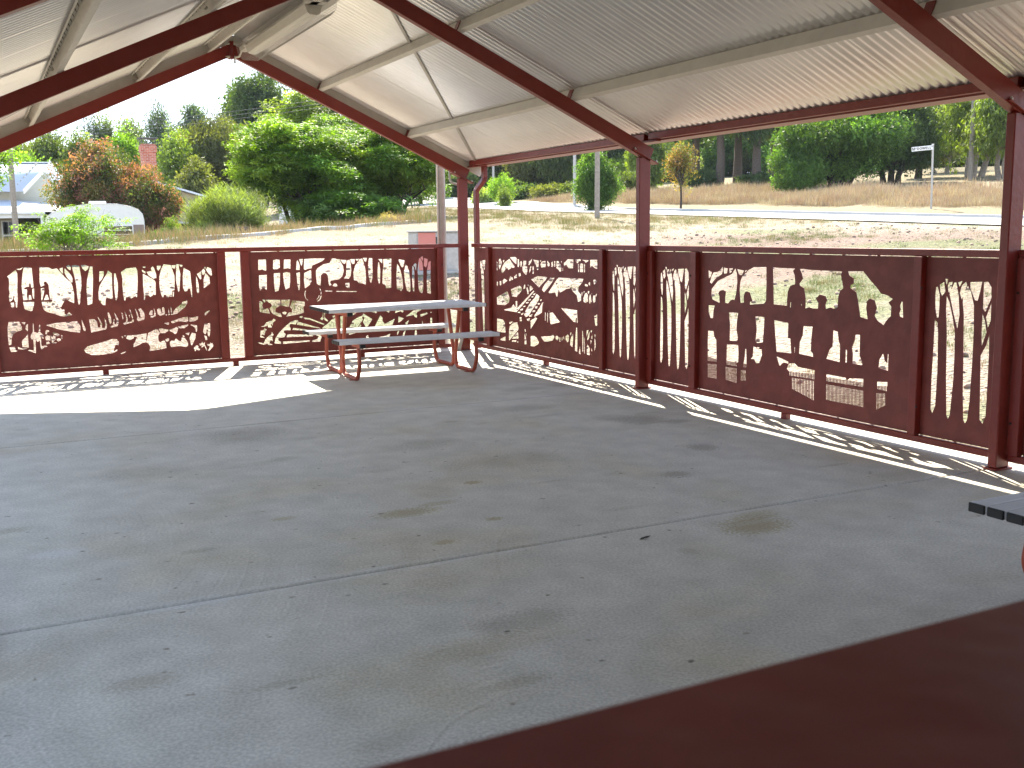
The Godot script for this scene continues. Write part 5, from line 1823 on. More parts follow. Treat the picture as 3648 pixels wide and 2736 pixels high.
# kind: leaf clump; crown from base_f of the height up; lobes make the outline uneven
func tree(called: String, label: String, category: String, group: String, x: float, z: float, top: float, width: float, kind: String, tints: Array, bark: Material, base_f: float, lobes: int, count: int, clump: float, stems := 1, trunk_r := 0.14, lean := Vector2.ZERO) -> Node3D:
	var gy := ground_at(x, z)
	var h := top - gy
	var t := thing(called, label, category, Vector3(x, gy - 0.1, z), 0.0, group)
	var r := RandomNumberGenerator.new()
	r.seed = int(absf(x * 137.0 + z * 911.0)) + 17
	var y0 := h * base_f
	var mid := Vector3(lean.x, (h + y0) * 0.5, lean.y)
	var e := Vector3(width * 0.56, (h - y0) * 0.54, width * 0.56)
	var cs := []
	for k in lobes:
		var d := Vector3(r.randfn(), r.randfn() * 0.9, r.randfn()).normalized()
		var f := r.randf_range(0.35, 0.72)
		var lr := 1.12 / pow(lobes, 0.33)
		f = r.randf_range(0.3, 1.02 - lr * 0.75)
		if called == "cone_tree":
			var taper := clampf(1.0 - 0.6 * (d.y * f + 0.3), 0.25, 1.15)
			d.x *= taper
			d.z *= taper
		cs.append([mid + d * e * f, lr * r.randf_range(0.5, 1.4), 1.0 + r.randf_range(-0.42, 0.42), tints[r.randi() % tints.size()]])
	cs[0][0] = mid + Vector3(r.randf_range(-0.2, 0.2) * e.x, e.y * 0.62, 0)
	var xf := []
	var cols := []
	var per := count / lobes
	for c: Array in cs:
		for k in per:
			var d := Vector3(r.randfn(), r.randfn(), r.randfn()).normalized()
			var rad := pow(r.randf(), 0.38) * (1.0 if r.randf() > 0.06 else r.randf_range(1.0, 1.5))
			var p: Vector3 = c[0] + d * e * float(c[1]) * rad
			var s := clump * r.randf_range(0.65, 1.3)
			var b := Basis(Vector3.UP, r.randf() * TAU) * Basis(Vector3.RIGHT, r.randfn() * (0.25 if kind in ["spray", "droop", "wisp"] else 1.0))
			xf.append(Transform3D(b.scaled(Vector3.ONE * s), p))
			var col: Color = c[3]
			if tints.size() > 2 and r.randf() < 0.35:
				col = tints[r.randi() % tints.size()]
			var v: float = c[2] * r.randf_range(0.75, 1.8)
			cols.append(Color(col.r * v, col.g * v, col.b * v))
	# trunk and limbs
	var st := st_new()
	for q in stems:
		var a := TAU * q / stems + r.randf()
		var spread := 0.0 if stems == 1 else 1.0
		var foot := Vector3(cos(a), 0, sin(a)) * trunk_r * 1.5 * spread
		var fork := Vector3(lean.x * 0.6, y0 * 1.05 + (h - y0) * 0.12, lean.y * 0.6) + Vector3(cos(a), 0, sin(a)) * width * 0.13 * spread
		var mid_ := foot.lerp(fork, 0.5) + Vector3(r.randfn(), 0, r.randfn()) * trunk_r * 0.5
		var tr := trunk_r if stems == 1 else trunk_r * 0.6
		tube(st, [foot, mid_, fork], [tr * 1.15, tr * 0.9, tr * 0.75], 8)
		for k in lobes:
			if k % stems != q:
				continue
			var c: Vector3 = cs[k][0]
			var m1 := fork.lerp(c, 0.5) + Vector3(r.randfn(), r.randfn() * 0.5, r.randfn()) * width * 0.04
			tube(st, [fork - Vector3(0, tr, 0), m1, c], [tr * 0.55, tr * 0.36, tr * 0.12], 6, false)
			for j in 2:
				var tip: Vector3 = c + Vector3(r.randfn(), r.randfn(), r.randfn()).normalized() * e * float(cs[k][1]) * 0.8
				tube(st, [m1.lerp(c, 0.4), c.lerp(tip, 0.5) , tip], [tr * 0.22, tr * 0.14, tr * 0.05], 5, false)
	put("trunk", st_done(st), bark, t)
	multi("crown", t, clump_mesh(kind), leaf_mat(kind), xf, cols)
	return t

func scatter(called: String, label: String, category: String, kind: String, n: int, area: Callable, size: Vector2, tints: Array, sd: int) -> void:
	var r := RandomNumberGenerator.new()
	r.seed = sd
	var xf := []
	var cols := []
	while xf.size() < n:
		var p: Vector2 = area.call(r)
		var s := r.randf_range(size.x, size.y)
		var lush := lumps.get_noise_2d(p.x * 0.9, p.y * 0.9 + 33.0)
		if called != "weed_tufts":
			if lush < r.randf_range(-0.75, 0.15):
				continue
			s *= 1.0 + lush * 0.9
		xf.append(Transform3D(Basis(Vector3.UP, r.randf() * TAU).scaled(Vector3(s, s * r.randf_range(0.8, 1.2), s)), Vector3(p.x, ground_at(p.x, p.y) - 0.02, p.y)))
		var c: Color = tints[r.randi() % tints.size()]
		var v := r.randf_range(0.75, 1.2)
		cols.append(Color(c.r * v, c.g * v, c.b * v))
	var o := multi(called, self, clump_mesh(kind), leaf_mat("straw" if kind == "straw" else kind), xf, cols)
	tag(o, label, category)

func build_trees() -> void:
	tree("young_tree", "young bright green tree with drooping leaf sprays in front of the caravan", "tree", "", -3.8, -11.6, 2.32, 2.14, "spray", [Color(0.20, 0.32, 0.04), Color(0.17, 0.28, 0.035)], M.pale_bark, 0, 34, 260, 0.17, 5, 0.04, Vector2(0, 0))
	tree("leafy_tree", "bright green leaf sprays hanging in at the far left edge, before the cottage roof", "tree", "", -5.7, -13.6, 4.11, 1.62, "spray", [Color(0.20, 0.32, 0.04), Color(0.17, 0.28, 0.035)], M.pale_bark, 0.5, 20, 300, 0.24, 1, 0.09, Vector2(0, 0))
	tree("flowering_tree", "dark leafed crepe myrtle with pink and rusty flower heads, behind the caravan", "tree", "", -0.1, -40.4, 5.90, 5.09, "broad", [Color(0.07, 0.10, 0.025), Color(0.12, 0.10, 0.035), Color(0.20, 0.10, 0.05), Color(0.09, 0.11, 0.03), Color(0.46, 0.19, 0.20), Color(0.30, 0.13, 0.10)], M.bark, 0.03, 50, 3900, 0.3, 4, 0.16, Vector2(0, 0))
	tree("flowering_tree", "lower pink-flowered branch spray of crepe myrtle beside the bungalow porch", "tree", "", 1.8, -39.1, 4.47, 2.81, "broad", [Color(0.07, 0.10, 0.025), Color(0.12, 0.10, 0.035), Color(0.20, 0.10, 0.05), Color(0.09, 0.11, 0.03), Color(0.46, 0.19, 0.20), Color(0.30, 0.13, 0.10)], M.bark, 0.12, 24, 1300, 0.28, 3, 0.07, Vector2(0, 0))
	tree("wispy_bush", "pale feathery grey-green bush left of the big green trees", "bush", "", 1.3, -20.9, 2.86, 2.62, "wisp", [Color(0.25, 0.28, 0.13), Color(0.21, 0.26, 0.10), Color(0.18, 0.22, 0.08)], M.bark, 0.02, 48, 1300, 0.3, 6, 0.05, Vector2(0, 0))
	tree("small_shrub", "small yellow-green shrub in front of the bungalow porch", "bush", "", 0.1, -23.2, 2.12, 0.44, "broad", [Color(0.19, 0.24, 0.055), Color(0.155, 0.21, 0.05)], M.bark, 0.1, 5, 90, 0.14, 2, 0.03, Vector2(0, 0))
	tree("small_shrub", "dark green low plant left of the porch shrub", "bush", "", -0.2, -23.2, 1.86, 0.68, "broad", [Color(0.095, 0.175, 0.035), Color(0.08, 0.15, 0.035), Color(0.125, 0.20, 0.045)], M.bark, 0.05, 6, 110, 0.15, 2, 0.03, Vector2(0, 0))
	tree("locust_tree", "big bright green many-stemmed tree, leftmost of the three by the gable", "tree", "big bright green trees by the gable", 5.5, -27.1, 6.05, 5.21, "spray", [Color(0.15, 0.24, 0.03), Color(0.11, 0.20, 0.03), Color(0.20, 0.28, 0.045)], M.dark_bark, 0.14, 70, 4600, 0.32, 7, 0.15, Vector2(0, 0))
	tree("locust_tree", "big bright green many-stemmed tree, rightmost of three, nearest the corner post", "tree", "big bright green trees by the gable", 9.5, -27.8, 6.05, 5.35, "spray", [Color(0.15, 0.24, 0.03), Color(0.11, 0.20, 0.03), Color(0.20, 0.28, 0.045)], M.dark_bark, 0.12, 60, 4000, 0.32, 7, 0.15, Vector2(0, 0))
	tree("locust_tree", "big bright green many-stemmed tree filling the middle of the clump, behind the other two", "tree", "big bright green trees by the gable", 8.7, -31.3, 6.66, 5.35, "spray", [Color(0.15, 0.24, 0.03), Color(0.11, 0.20, 0.03), Color(0.20, 0.28, 0.045)], M.dark_bark, 0.12, 60, 3600, 0.34, 6, 0.15, Vector2(0, 0))
	tree("locust_tree", "lower leafy skirt of green suckers under the big bright trees", "bush", "", 6.7, -25.6, 3.16, 4.65, "spray", [Color(0.095, 0.175, 0.035), Color(0.08, 0.15, 0.035), Color(0.125, 0.20, 0.045)], M.dark_bark, 0.02, 22, 1000, 0.32, 6, 0.05, Vector2(0, 0))
	tree("dry_shrub", "small dry grey-brown shrub at the foot of the big green trees", "bush", "dry shrubs by the street kerb", 7.3, -22.3, 2.14, 1.00, "wisp", [Color(0.34, 0.26, 0.17), Color(0.30, 0.22, 0.15)], M.bark, 0.02, 7, 160, 0.16, 3, 0.02, Vector2(0, 0))
	tree("dry_shrub", "upright dry brown weed right of the dry grey shrub", "bush", "dry shrubs by the street kerb", 8.3, -23.0, 2.15, 0.46, "wisp", [Color(0.34, 0.26, 0.17), Color(0.30, 0.22, 0.15)], M.bark, 0.02, 5, 80, 0.15, 2, 0.02, Vector2(0, 0))
	tree("gum_tree", "ragged gum behind the pole at the far left", "tree", "trees along the left skyline", -3.2, -62.6, 8.42, 4.05, "droop", [Color(0.15, 0.185, 0.065), Color(0.115, 0.15, 0.055)], M.bark, 0.3, 12, 520, 0.62, 1, 0.14, Vector2(0, 0))
	tree("gum_tree", "rounded green tree right of the far-left pole, above the cottage roof", "tree", "trees along the left skyline", -1.1, -59.5, 7.78, 2.92, "broad", [Color(0.15, 0.185, 0.065), Color(0.115, 0.15, 0.055)], M.bark, 0.3, 12, 520, 0.55, 1, 0.14, Vector2(0, 0))
	tree("leafy_tree", "bright green foliage low behind the cottage roof ridge", "tree", "trees along the left skyline", -2.9, -51.6, 5.93, 4.15, "broad", [Color(0.20, 0.32, 0.04), Color(0.17, 0.28, 0.035)], M.bark, 0.1, 14, 620, 0.5, 1, 0.14, Vector2(0, 0))
	tree("gum_tree", "small gum with a reddish tint behind the flowering tree", "tree", "trees along the left skyline", 0.6, -57.4, 7.43, 2.08, "broad", [Color(0.15, 0.185, 0.065), Color(0.115, 0.15, 0.055)], M.bark, 0.3, 10, 420, 0.5, 1, 0.14, Vector2(0, 0))
	tree("gum_tree", "thin open gum just left of the radio mast", "tree", "trees along the left skyline", 4.7, -92.1, 11.90, 1.19, "broad", [Color(0.085, 0.125, 0.085), Color(0.10, 0.14, 0.09)], M.bark, 0.35, 6, 170, 0.55, 1, 0.14, Vector2(0, 0))
	tree("gum_tree", "small dark gum just right of the radio mast", "tree", "trees along the left skyline", 5.9, -92.0, 12.05, 1.70, "broad", [Color(0.15, 0.185, 0.065), Color(0.115, 0.15, 0.055)], M.bark, 0.35, 8, 260, 0.6, 1, 0.14, Vector2(0, 0))
	tree("gum_tree", "round dome-topped tree above the flowering tree", "tree", "trees along the left skyline", 7.3, -86.8, 11.41, 2.84, "broad", [Color(0.15, 0.185, 0.065), Color(0.115, 0.15, 0.055)], M.bark, 0.3, 14, 520, 0.6, 1, 0.14, Vector2(0, 0))
	tree("gum_tree", "wispy see-through gum left of the tall blue-green one", "tree", "trees along the left skyline", 9.1, -81.5, 12.40, 3.08, "droop", [Color(0.085, 0.125, 0.085), Color(0.10, 0.14, 0.09)], M.pale_bark, 0.3, 9, 170, 0.6, 1, 0.14, Vector2(0, 0))
	tree("leafy_tree", "yellow-green tree right of the brick chimney", "tree", "trees along the left skyline", 5.6, -52.7, 7.34, 3.03, "broad", [Color(0.19, 0.24, 0.055), Color(0.155, 0.21, 0.05)], M.bark, 0.15, 16, 760, 0.52, 1, 0.14, Vector2(0, 0))
	tree("leafy_tree", "bright green tree left of the brick chimney", "tree", "trees along the left skyline", 2.9, -57.1, 7.59, 2.27, "broad", [Color(0.20, 0.32, 0.04), Color(0.17, 0.28, 0.035)], M.bark, 0.2, 12, 520, 0.5, 1, 0.14, Vector2(0, 0))
	tree("gum_tree", "tall narrow blue-green gum left of centre on the skyline", "tree", "trees along the left skyline", 11.1, -78.1, 12.45, 2.86, "droop", [Color(0.085, 0.125, 0.085), Color(0.10, 0.14, 0.09)], M.pale_bark, 0.25, 16, 620, 0.62, 1, 0.14, Vector2(0, 0))
	tree("gum_tree", "big olive gum with visible brown limbs behind the wispy bush", "tree", "trees along the left skyline", 8.0, -54.2, 8.72, 4.78, "droop", [Color(0.12, 0.13, 0.045), Color(0.145, 0.15, 0.06)], M.bark, 0.2, 30, 1500, 0.48, 2, 0.22, Vector2(0, 0))
	tree("gum_tree", "olive lower gum behind the bungalow roof", "tree", "trees along the left skyline", 5.5, -48.6, 5.51, 2.85, "broad", [Color(0.12, 0.13, 0.045), Color(0.145, 0.15, 0.06)], M.bark, 0.1, 14, 600, 0.5, 1, 0.14, Vector2(0, 0))
	tree("gum_tree", "tall dark gum with layered crown, highest tree left of the gable", "tree", "trees along the left skyline", 14.2, -67.2, 13.59, 5.54, "broad", [Color(0.07, 0.105, 0.04), Color(0.085, 0.12, 0.045)], M.dark_bark, 0.4, 26, 1100, 0.55, 1, 0.25, Vector2(0, 0))
	tree("gum_tree", "dark gum clump set left of the tallest dark gum", "tree", "trees along the left skyline", 12.9, -69.6, 12.32, 1.93, "broad", [Color(0.07, 0.105, 0.04), Color(0.085, 0.12, 0.045)], M.dark_bark, 0.4, 8, 360, 0.6, 1, 0.14, Vector2(0, 0))
	tree("leafy_tree", "airy yellow-green tree between the tall dark gum and the gable rafter", "tree", "trees along the left skyline", 11.8, -49.2, 9.97, 4.67, "spray", [Color(0.19, 0.24, 0.055), Color(0.155, 0.21, 0.05)], M.bark, 0.2, 20, 1100, 0.58, 3, 0.2, Vector2(0, 0))
	tree("gum_tree", "dark gum whose top is cut by the right gable rafter", "tree", "trees along the left skyline", 19.4, -69.9, 14.12, 4.18, "broad", [Color(0.07, 0.105, 0.04), Color(0.085, 0.12, 0.045)], M.dark_bark, 0.3, 14, 760, 0.62, 1, 0.14, Vector2(0, 0))
	tree("gum_tree", "olive gum filling the gap left of the big green trees", "tree", "trees along the left skyline", 10.1, -55.8, 8.44, 3.22, "droop", [Color(0.12, 0.13, 0.045), Color(0.145, 0.15, 0.06)], M.bark, 0.15, 14, 800, 0.55, 1, 0.14, Vector2(0, 0))
	tree("gum_tree", "green tree behind the rightmost of the big bright trees", "tree", "trees along the left skyline", 22.7, -57.1, 7.76, 3.45, "broad", [Color(0.15, 0.185, 0.065), Color(0.115, 0.15, 0.055)], M.bark, 0.1, 14, 700, 0.6, 1, 0.14, Vector2(0, 0))
	tree("gum_tree", "olive drooping gum just right of the corner post", "tree", "trees of the bush on the right", 32.3, -71.4, 11.37, 4.66, "droop", [Color(0.15, 0.185, 0.065), Color(0.115, 0.15, 0.055)], M.bark, 0.03, 34, 1500, 0.5, 1, 0.22, Vector2(0, 0))
	tree("gum_tree", "dark gum behind the downpipe side of the corner post", "tree", "trees of the bush on the right", 31.0, -65.4, 10.71, 4.36, "broad", [Color(0.15, 0.185, 0.065), Color(0.115, 0.15, 0.055)], M.bark, 0.03, 34, 1500, 0.5, 1, 0.22, Vector2(0, 0))
	tree("gum_tree", "grey-green gum behind the slim distant pole", "tree", "trees of the bush on the right", 38.1, -77.5, 13.00, 5.74, "droop", [Color(0.15, 0.185, 0.065), Color(0.115, 0.15, 0.055)], M.bark, 0.03, 34, 1500, 0.5, 1, 0.22, Vector2(0, 0))
	tree("gum_tree", "dark leafy gum right of the bright green bush", "tree", "trees of the bush on the right", 34.6, -65.8, 11.24, 4.76, "broad", [Color(0.15, 0.185, 0.065), Color(0.115, 0.15, 0.055)], M.bark, 0.03, 34, 1500, 0.5, 1, 0.22, Vector2(0, 0))
	tree("gum_tree", "olive gum with a forked trunk, second right of the bright bush", "tree", "trees of the bush on the right", 33.1, -59.9, 10.23, 4.16, "droop", [Color(0.12, 0.13, 0.045), Color(0.145, 0.15, 0.06)], M.bark, 0.03, 34, 1500, 0.5, 1, 0.22, Vector2(0, 0))
	tree("gum_tree", "dark gum behind the forked olive gum", "tree", "trees of the bush on the right", 40.7, -71.7, 12.74, 5.51, "broad", [Color(0.15, 0.185, 0.065), Color(0.115, 0.15, 0.055)], M.bark, 0.03, 34, 1500, 0.5, 1, 0.22, Vector2(0, 0))
	tree("gum_tree", "drooping green gum midway between the corner and middle posts", "tree", "trees of the bush on the right", 34.1, -57.0, 10.42, 4.59, "droop", [Color(0.15, 0.185, 0.065), Color(0.115, 0.15, 0.055)], M.bark, 0.03, 34, 1500, 0.5, 1, 0.22, Vector2(0, 0))
	tree("gum_tree", "dark gum tops left of the stout grey pole", "tree", "trees of the bush on the right", 44.3, -71.9, 13.20, 5.63, "broad", [Color(0.15, 0.185, 0.065), Color(0.115, 0.15, 0.055)], M.bark, 0.03, 34, 1500, 0.5, 1, 0.22, Vector2(0, 0))
	tree("gum_tree", "olive gum directly left of the cone-shaped tree", "tree", "trees of the bush on the right", 37.8, -59.5, 11.07, 4.26, "droop", [Color(0.12, 0.13, 0.045), Color(0.145, 0.15, 0.06)], M.bark, 0.03, 34, 1500, 0.5, 1, 0.22, Vector2(0, 0))
	tree("gum_tree", "broad green gum directly right of the cone-shaped tree", "tree", "trees of the bush on the right", 41.1, -59.8, 11.73, 4.94, "broad", [Color(0.15, 0.185, 0.065), Color(0.115, 0.15, 0.055)], M.bark, 0.03, 34, 1500, 0.5, 1, 0.22, Vector2(0, 0))
	tree("gum_tree", "dark gum behind the middle post", "tree", "trees of the bush on the right", 45.4, -64.1, 11.93, 4.97, "broad", [Color(0.15, 0.185, 0.065), Color(0.115, 0.15, 0.055)], M.bark, 0.03, 34, 1500, 0.5, 1, 0.22, Vector2(0, 0))
	tree("gum_tree", "yellow-green slender gum peeping right of the middle post", "tree", "trees of the bush on the right", 36.1, -48.6, 8.28, 2.75, "droop", [Color(0.19, 0.24, 0.055), Color(0.155, 0.21, 0.05)], M.bark, 0.03, 34, 1500, 0.5, 1, 0.22, Vector2(0, 0))
	tree("bright_bush", "bright lime green bush in full light at the foot of the slim distant pole", "bush", "", 23.9, -46.6, 5.08, 1.57, "broad", [Color(0.20, 0.32, 0.04), Color(0.17, 0.28, 0.035)], M.bark, 0.1, 20, 420, 0.26, 3, 0.06, Vector2(0, 0))
	tree("round_bush", "small rounded pale green bush beside the slim distant pole", "bush", "", 22.2, -43.0, 3.94, 0.70, "broad", [Color(0.19, 0.24, 0.055), Color(0.155, 0.21, 0.05)], M.bark, 0.05, 6, 160, 0.25, 2, 0.04, Vector2(0, 0))
	tree("scrub", "low grey scrub right of the corner post", "bush", "low scrub at the edge of the bush", 24.8, -50.6, 4.08, 1.70, "broad", [Color(0.25, 0.28, 0.13), Color(0.21, 0.26, 0.10), Color(0.18, 0.22, 0.08)], M.bark, 0.02, 8, 330, 0.42, 3, 0.05, Vector2(0, 0))
	tree("scrub", "low dark scrub under the forked olive gum", "bush", "low scrub at the edge of the bush", 28.0, -51.3, 4.47, 2.14, "broad", [Color(0.07, 0.105, 0.04), Color(0.085, 0.12, 0.045)], M.bark, 0.02, 8, 330, 0.42, 3, 0.05, Vector2(0, 0))
	tree("scrub", "low brownish scrub under the drooping gum", "bush", "low scrub at the edge of the bush", 28.5, -48.7, 4.29, 2.27, "broad", [Color(0.12, 0.13, 0.045), Color(0.145, 0.15, 0.06)], M.bark, 0.02, 8, 330, 0.42, 3, 0.05, Vector2(0, 0))
	tree("scrub", "low green scrub left of the cone-shaped tree", "bush", "low scrub at the edge of the bush", 29.8, -47.9, 4.42, 1.89, "broad", [Color(0.15, 0.185, 0.065), Color(0.115, 0.15, 0.055)], M.bark, 0.02, 8, 330, 0.42, 3, 0.05, Vector2(0, 0))
	tree("scrub", "low green scrub left of the middle post", "bush", "low scrub at the edge of the bush", 30.8, -42.6, 4.71, 1.96, "broad", [Color(0.15, 0.185, 0.065), Color(0.115, 0.15, 0.055)], M.bark, 0.02, 8, 330, 0.42, 3, 0.05, Vector2(0, 0))
	tree("cone_tree", "dense cone-shaped green tree behind the stout grey pole", "tree", "", 20.1, -29.3, 5.24, 2.19, "broad", [Color(0.095, 0.175, 0.035), Color(0.08, 0.15, 0.035), Color(0.125, 0.20, 0.045)], M.dark_bark, 0.03, 70, 2900, 0.24, 2, 0.12, Vector2(0, 0))
	tree("orange_tree", "small slender tree with orange-brown leaves beyond the road, right of the middle post", "tree", "", 22.1, -25.5, 5.40, 1.27, "broad", [Color(0.30, 0.17, 0.075), Color(0.24, 0.17, 0.06), Color(0.17, 0.18, 0.06)], M.dark_bark, 0.3, 26, 230, 0.24, 1, 0.05, Vector2(0, 0))
	tree("gum_tree", "bare-limbed grey gum against the sky right of the middle post", "tree", "trees of the bush on the right", 43.9, -57.9, 9.60, 2.79, "droop", [Color(0.085, 0.125, 0.085), Color(0.10, 0.14, 0.09)], M.bark, 0.3, 8, 170, 0.5, 1, 0.16, Vector2(0, 0))
	tree("gum_tree", "tall dark gum with an unlit crown right of the orange tree", "tree", "trees of the bush on the right", 38.9, -46.7, 11.24, 4.62, "droop", [Color(0.07, 0.105, 0.04), Color(0.085, 0.12, 0.045)], M.bark, 0.5, 24, 800, 0.5, 1, 0.3, Vector2(0, 0))
	tree("gum_tree", "tall gum with a thick straight brown trunk, first of the trunk row", "tree", "trees of the bush on the right", 38.9, -44.1, 10.96, 4.07, "droop", [Color(0.07, 0.105, 0.04), Color(0.085, 0.12, 0.045)], M.bark, 0.5, 24, 800, 0.5, 1, 0.3, Vector2(0, 0))
	tree("gum_tree", "tall gum, second trunk of the row right of the orange tree", "tree", "trees of the bush on the right", 41.1, -44.9, 11.20, 3.30, "droop", [Color(0.15, 0.185, 0.065), Color(0.115, 0.15, 0.055)], M.bark, 0.5, 24, 800, 0.5, 1, 0.3, Vector2(0, 0))
	tree("gum_tree", "tall gum, third trunk of the row right of the orange tree", "tree", "trees of the bush on the right", 40.8, -42.6, 10.93, 3.42, "droop", [Color(0.07, 0.105, 0.04), Color(0.085, 0.12, 0.045)], M.bark, 0.5, 24, 800, 0.5, 1, 0.3, Vector2(0, 0))
	tree("gum_tree", "tall gum, fourth trunk of the row right of the orange tree", "tree", "trees of the bush on the right", 44.2, -45.0, 11.44, 3.39, "droop", [Color(0.15, 0.185, 0.065), Color(0.115, 0.15, 0.055)], M.bark, 0.5, 24, 800, 0.5, 1, 0.3, Vector2(0, 0))
	tree("gum_tree", "tall open gum with light between its branches, left of the big green tree", "tree", "trees of the bush on the right", 43.8, -42.6, 11.16, 3.30, "droop", [Color(0.07, 0.105, 0.04), Color(0.085, 0.12, 0.045)], M.bark, 0.5, 24, 800, 0.5, 1, 0.3, Vector2(0, 0))
	tree("gum_tree", "green background gum filling in behind the trunk row", "tree", "trees of the bush on the right", 54.7, -60.9, 11.63, 11.81, "broad", [Color(0.095, 0.175, 0.035), Color(0.08, 0.15, 0.035), Color(0.125, 0.20, 0.045)], M.dark_bark, 0, 34, 2000, 0.75, 1, 0.25, Vector2(0, 0))
	tree("gum_tree", "grey-green background gum behind the orange tree", "tree", "trees of the bush on the right", 52.3, -64.1, 11.27, 7.78, "broad", [Color(0.15, 0.185, 0.065), Color(0.115, 0.15, 0.055)], M.dark_bark, 0, 26, 1400, 0.7, 1, 0.25, Vector2(0, 0))
	tree("scrub", "dark understorey bush at the foot of the trunk row", "bush", "low scrub at the edge of the bush", 40.9, -42.5, 4.89, 2.34, "broad", [Color(0.07, 0.105, 0.04), Color(0.085, 0.12, 0.045)], M.bark, 0.02, 9, 420, 0.42, 3, 0.05, Vector2(0, 0))
	tree("scrub", "dark understorey bush under the tall gum right of the orange tree", "bush", "low scrub at the edge of the bush", 38.1, -44.8, 5.14, 2.14, "broad", [Color(0.07, 0.105, 0.04), Color(0.085, 0.12, 0.045)], M.bark, 0.02, 9, 420, 0.42, 3, 0.05, Vector2(0, 0))
	tree("thicket", "grey-green thicket behind the corner post", "bush", "thickets under the gums", 29.0, -64.1, 6.65, 4.54, "broad", [Color(0.15, 0.185, 0.065), Color(0.115, 0.15, 0.055)], M.bark, 0, 26, 1000, 0.46, 3, 0.06, Vector2(0, 0))
	tree("thicket", "olive thicket behind the bright lime bush", "bush", "thickets under the gums", 33.1, -64.4, 6.96, 6.04, "broad", [Color(0.12, 0.13, 0.045), Color(0.145, 0.15, 0.06)], M.bark, 0, 26, 1000, 0.46, 3, 0.06, Vector2(0, 0))
	tree("thicket", "green thicket behind the forked olive gum", "bush", "thickets under the gums", 37.3, -64.4, 7.16, 6.18, "broad", [Color(0.15, 0.185, 0.065), Color(0.115, 0.15, 0.055)], M.bark, 0, 26, 1000, 0.46, 3, 0.06, Vector2(0, 0))
	tree("thicket", "dark thicket behind the cone-shaped tree", "bush", "thickets under the gums", 39.3, -60.9, 7.11, 5.58, "broad", [Color(0.07, 0.105, 0.04), Color(0.085, 0.12, 0.045)], M.bark, 0, 26, 1000, 0.46, 3, 0.06, Vector2(0, 0))
	tree("thicket", "yellow-green thicket behind the middle post", "bush", "thickets under the gums", 41.1, -57.4, 7.39, 5.45, "broad", [Color(0.19, 0.24, 0.055), Color(0.155, 0.21, 0.05)], M.bark, 0, 26, 1000, 0.46, 3, 0.06, Vector2(0, 0))
	tree("thicket", "green thicket behind the orange tree", "bush", "thickets under the gums", 46.0, -58.9, 7.63, 5.47, "broad", [Color(0.15, 0.185, 0.065), Color(0.115, 0.15, 0.055)], M.bark, 0, 26, 1000, 0.46, 3, 0.06, Vector2(0, 0))
	tree("thicket", "green thicket showing left of the thick trunk", "bush", "thickets under the gums", 50.8, -60.2, 8.36, 6.22, "broad", [Color(0.095, 0.175, 0.035), Color(0.08, 0.15, 0.035), Color(0.125, 0.20, 0.045)], M.bark, 0, 26, 1000, 0.46, 3, 0.06, Vector2(0, 0))
	tree("thicket", "olive thicket showing between the trunk row", "bush", "thickets under the gums", 53.2, -58.3, 8.57, 6.22, "broad", [Color(0.12, 0.13, 0.045), Color(0.145, 0.15, 0.06)], M.bark, 0, 26, 1000, 0.46, 3, 0.06, Vector2(0, 0))
	tree("thicket", "green thicket showing right of the trunk row", "bush", "thickets under the gums", 54.1, -54.8, 8.14, 5.59, "broad", [Color(0.095, 0.175, 0.035), Color(0.08, 0.15, 0.035), Color(0.125, 0.20, 0.045)], M.bark, 0, 26, 1000, 0.46, 3, 0.06, Vector2(0, 0))
	tree("thicket", "olive thicket behind the street sign pole", "bush", "thickets under the gums", 56.6, -43.9, 7.12, 4.99, "broad", [Color(0.12, 0.13, 0.045), Color(0.145, 0.15, 0.06)], M.bark, 0, 26, 1000, 0.46, 3, 0.06, Vector2(0, 0))
	tree("thicket", "yellow-green thicket between the sign and the pale pole", "bush", "thickets under the gums", 58.3, -42.0, 7.54, 5.90, "broad", [Color(0.19, 0.24, 0.055), Color(0.155, 0.21, 0.05)], M.bark, 0, 26, 1000, 0.46, 3, 0.06, Vector2(0, 0))
	tree("thicket", "grey-green thicket beside the right-hand post", "bush", "thickets under the gums", 58.5, -38.6, 7.35, 5.76, "broad", [Color(0.15, 0.185, 0.065), Color(0.115, 0.15, 0.055)], M.bark, 0, 26, 1000, 0.46, 3, 0.06, Vector2(0, 0))
	tree("thicket", "dark thicket at the right picture edge", "bush", "thickets under the gums", 58.4, -35.4, 7.17, 5.19, "broad", [Color(0.07, 0.105, 0.04), Color(0.085, 0.12, 0.045)], M.bark, 0, 26, 1000, 0.46, 3, 0.06, Vector2(0, 0))
	tree("shade_tree", "big rounded deep green tree with many low stems beyond the dry grass", "tree", "", 34.9, -29.0, 8.42, 6.58, "broad", [Color(0.095, 0.175, 0.035), Color(0.08, 0.15, 0.035), Color(0.125, 0.20, 0.045)], M.dark_bark, 0.12, 60, 4200, 0.4, 7, 0.24, Vector2(0, 0))
	tree("shade_tree", "darker green tree merging into the right side of the big rounded tree", "tree", "", 38.1, -28.6, 8.54, 4.86, "broad", [Color(0.07, 0.105, 0.04), Color(0.085, 0.12, 0.045)], M.dark_bark, 0.12, 44, 2800, 0.4, 6, 0.24, Vector2(0, 0))
	tree("leafy_tree", "bright green skirt at the left foot of the big rounded tree", "bush", "", 32.1, -28.9, 5.63, 2.88, "broad", [Color(0.095, 0.175, 0.035), Color(0.08, 0.15, 0.035), Color(0.125, 0.20, 0.045)], M.dark_bark, 0.02, 30, 1100, 0.34, 4, 0.06, Vector2(0, 0))
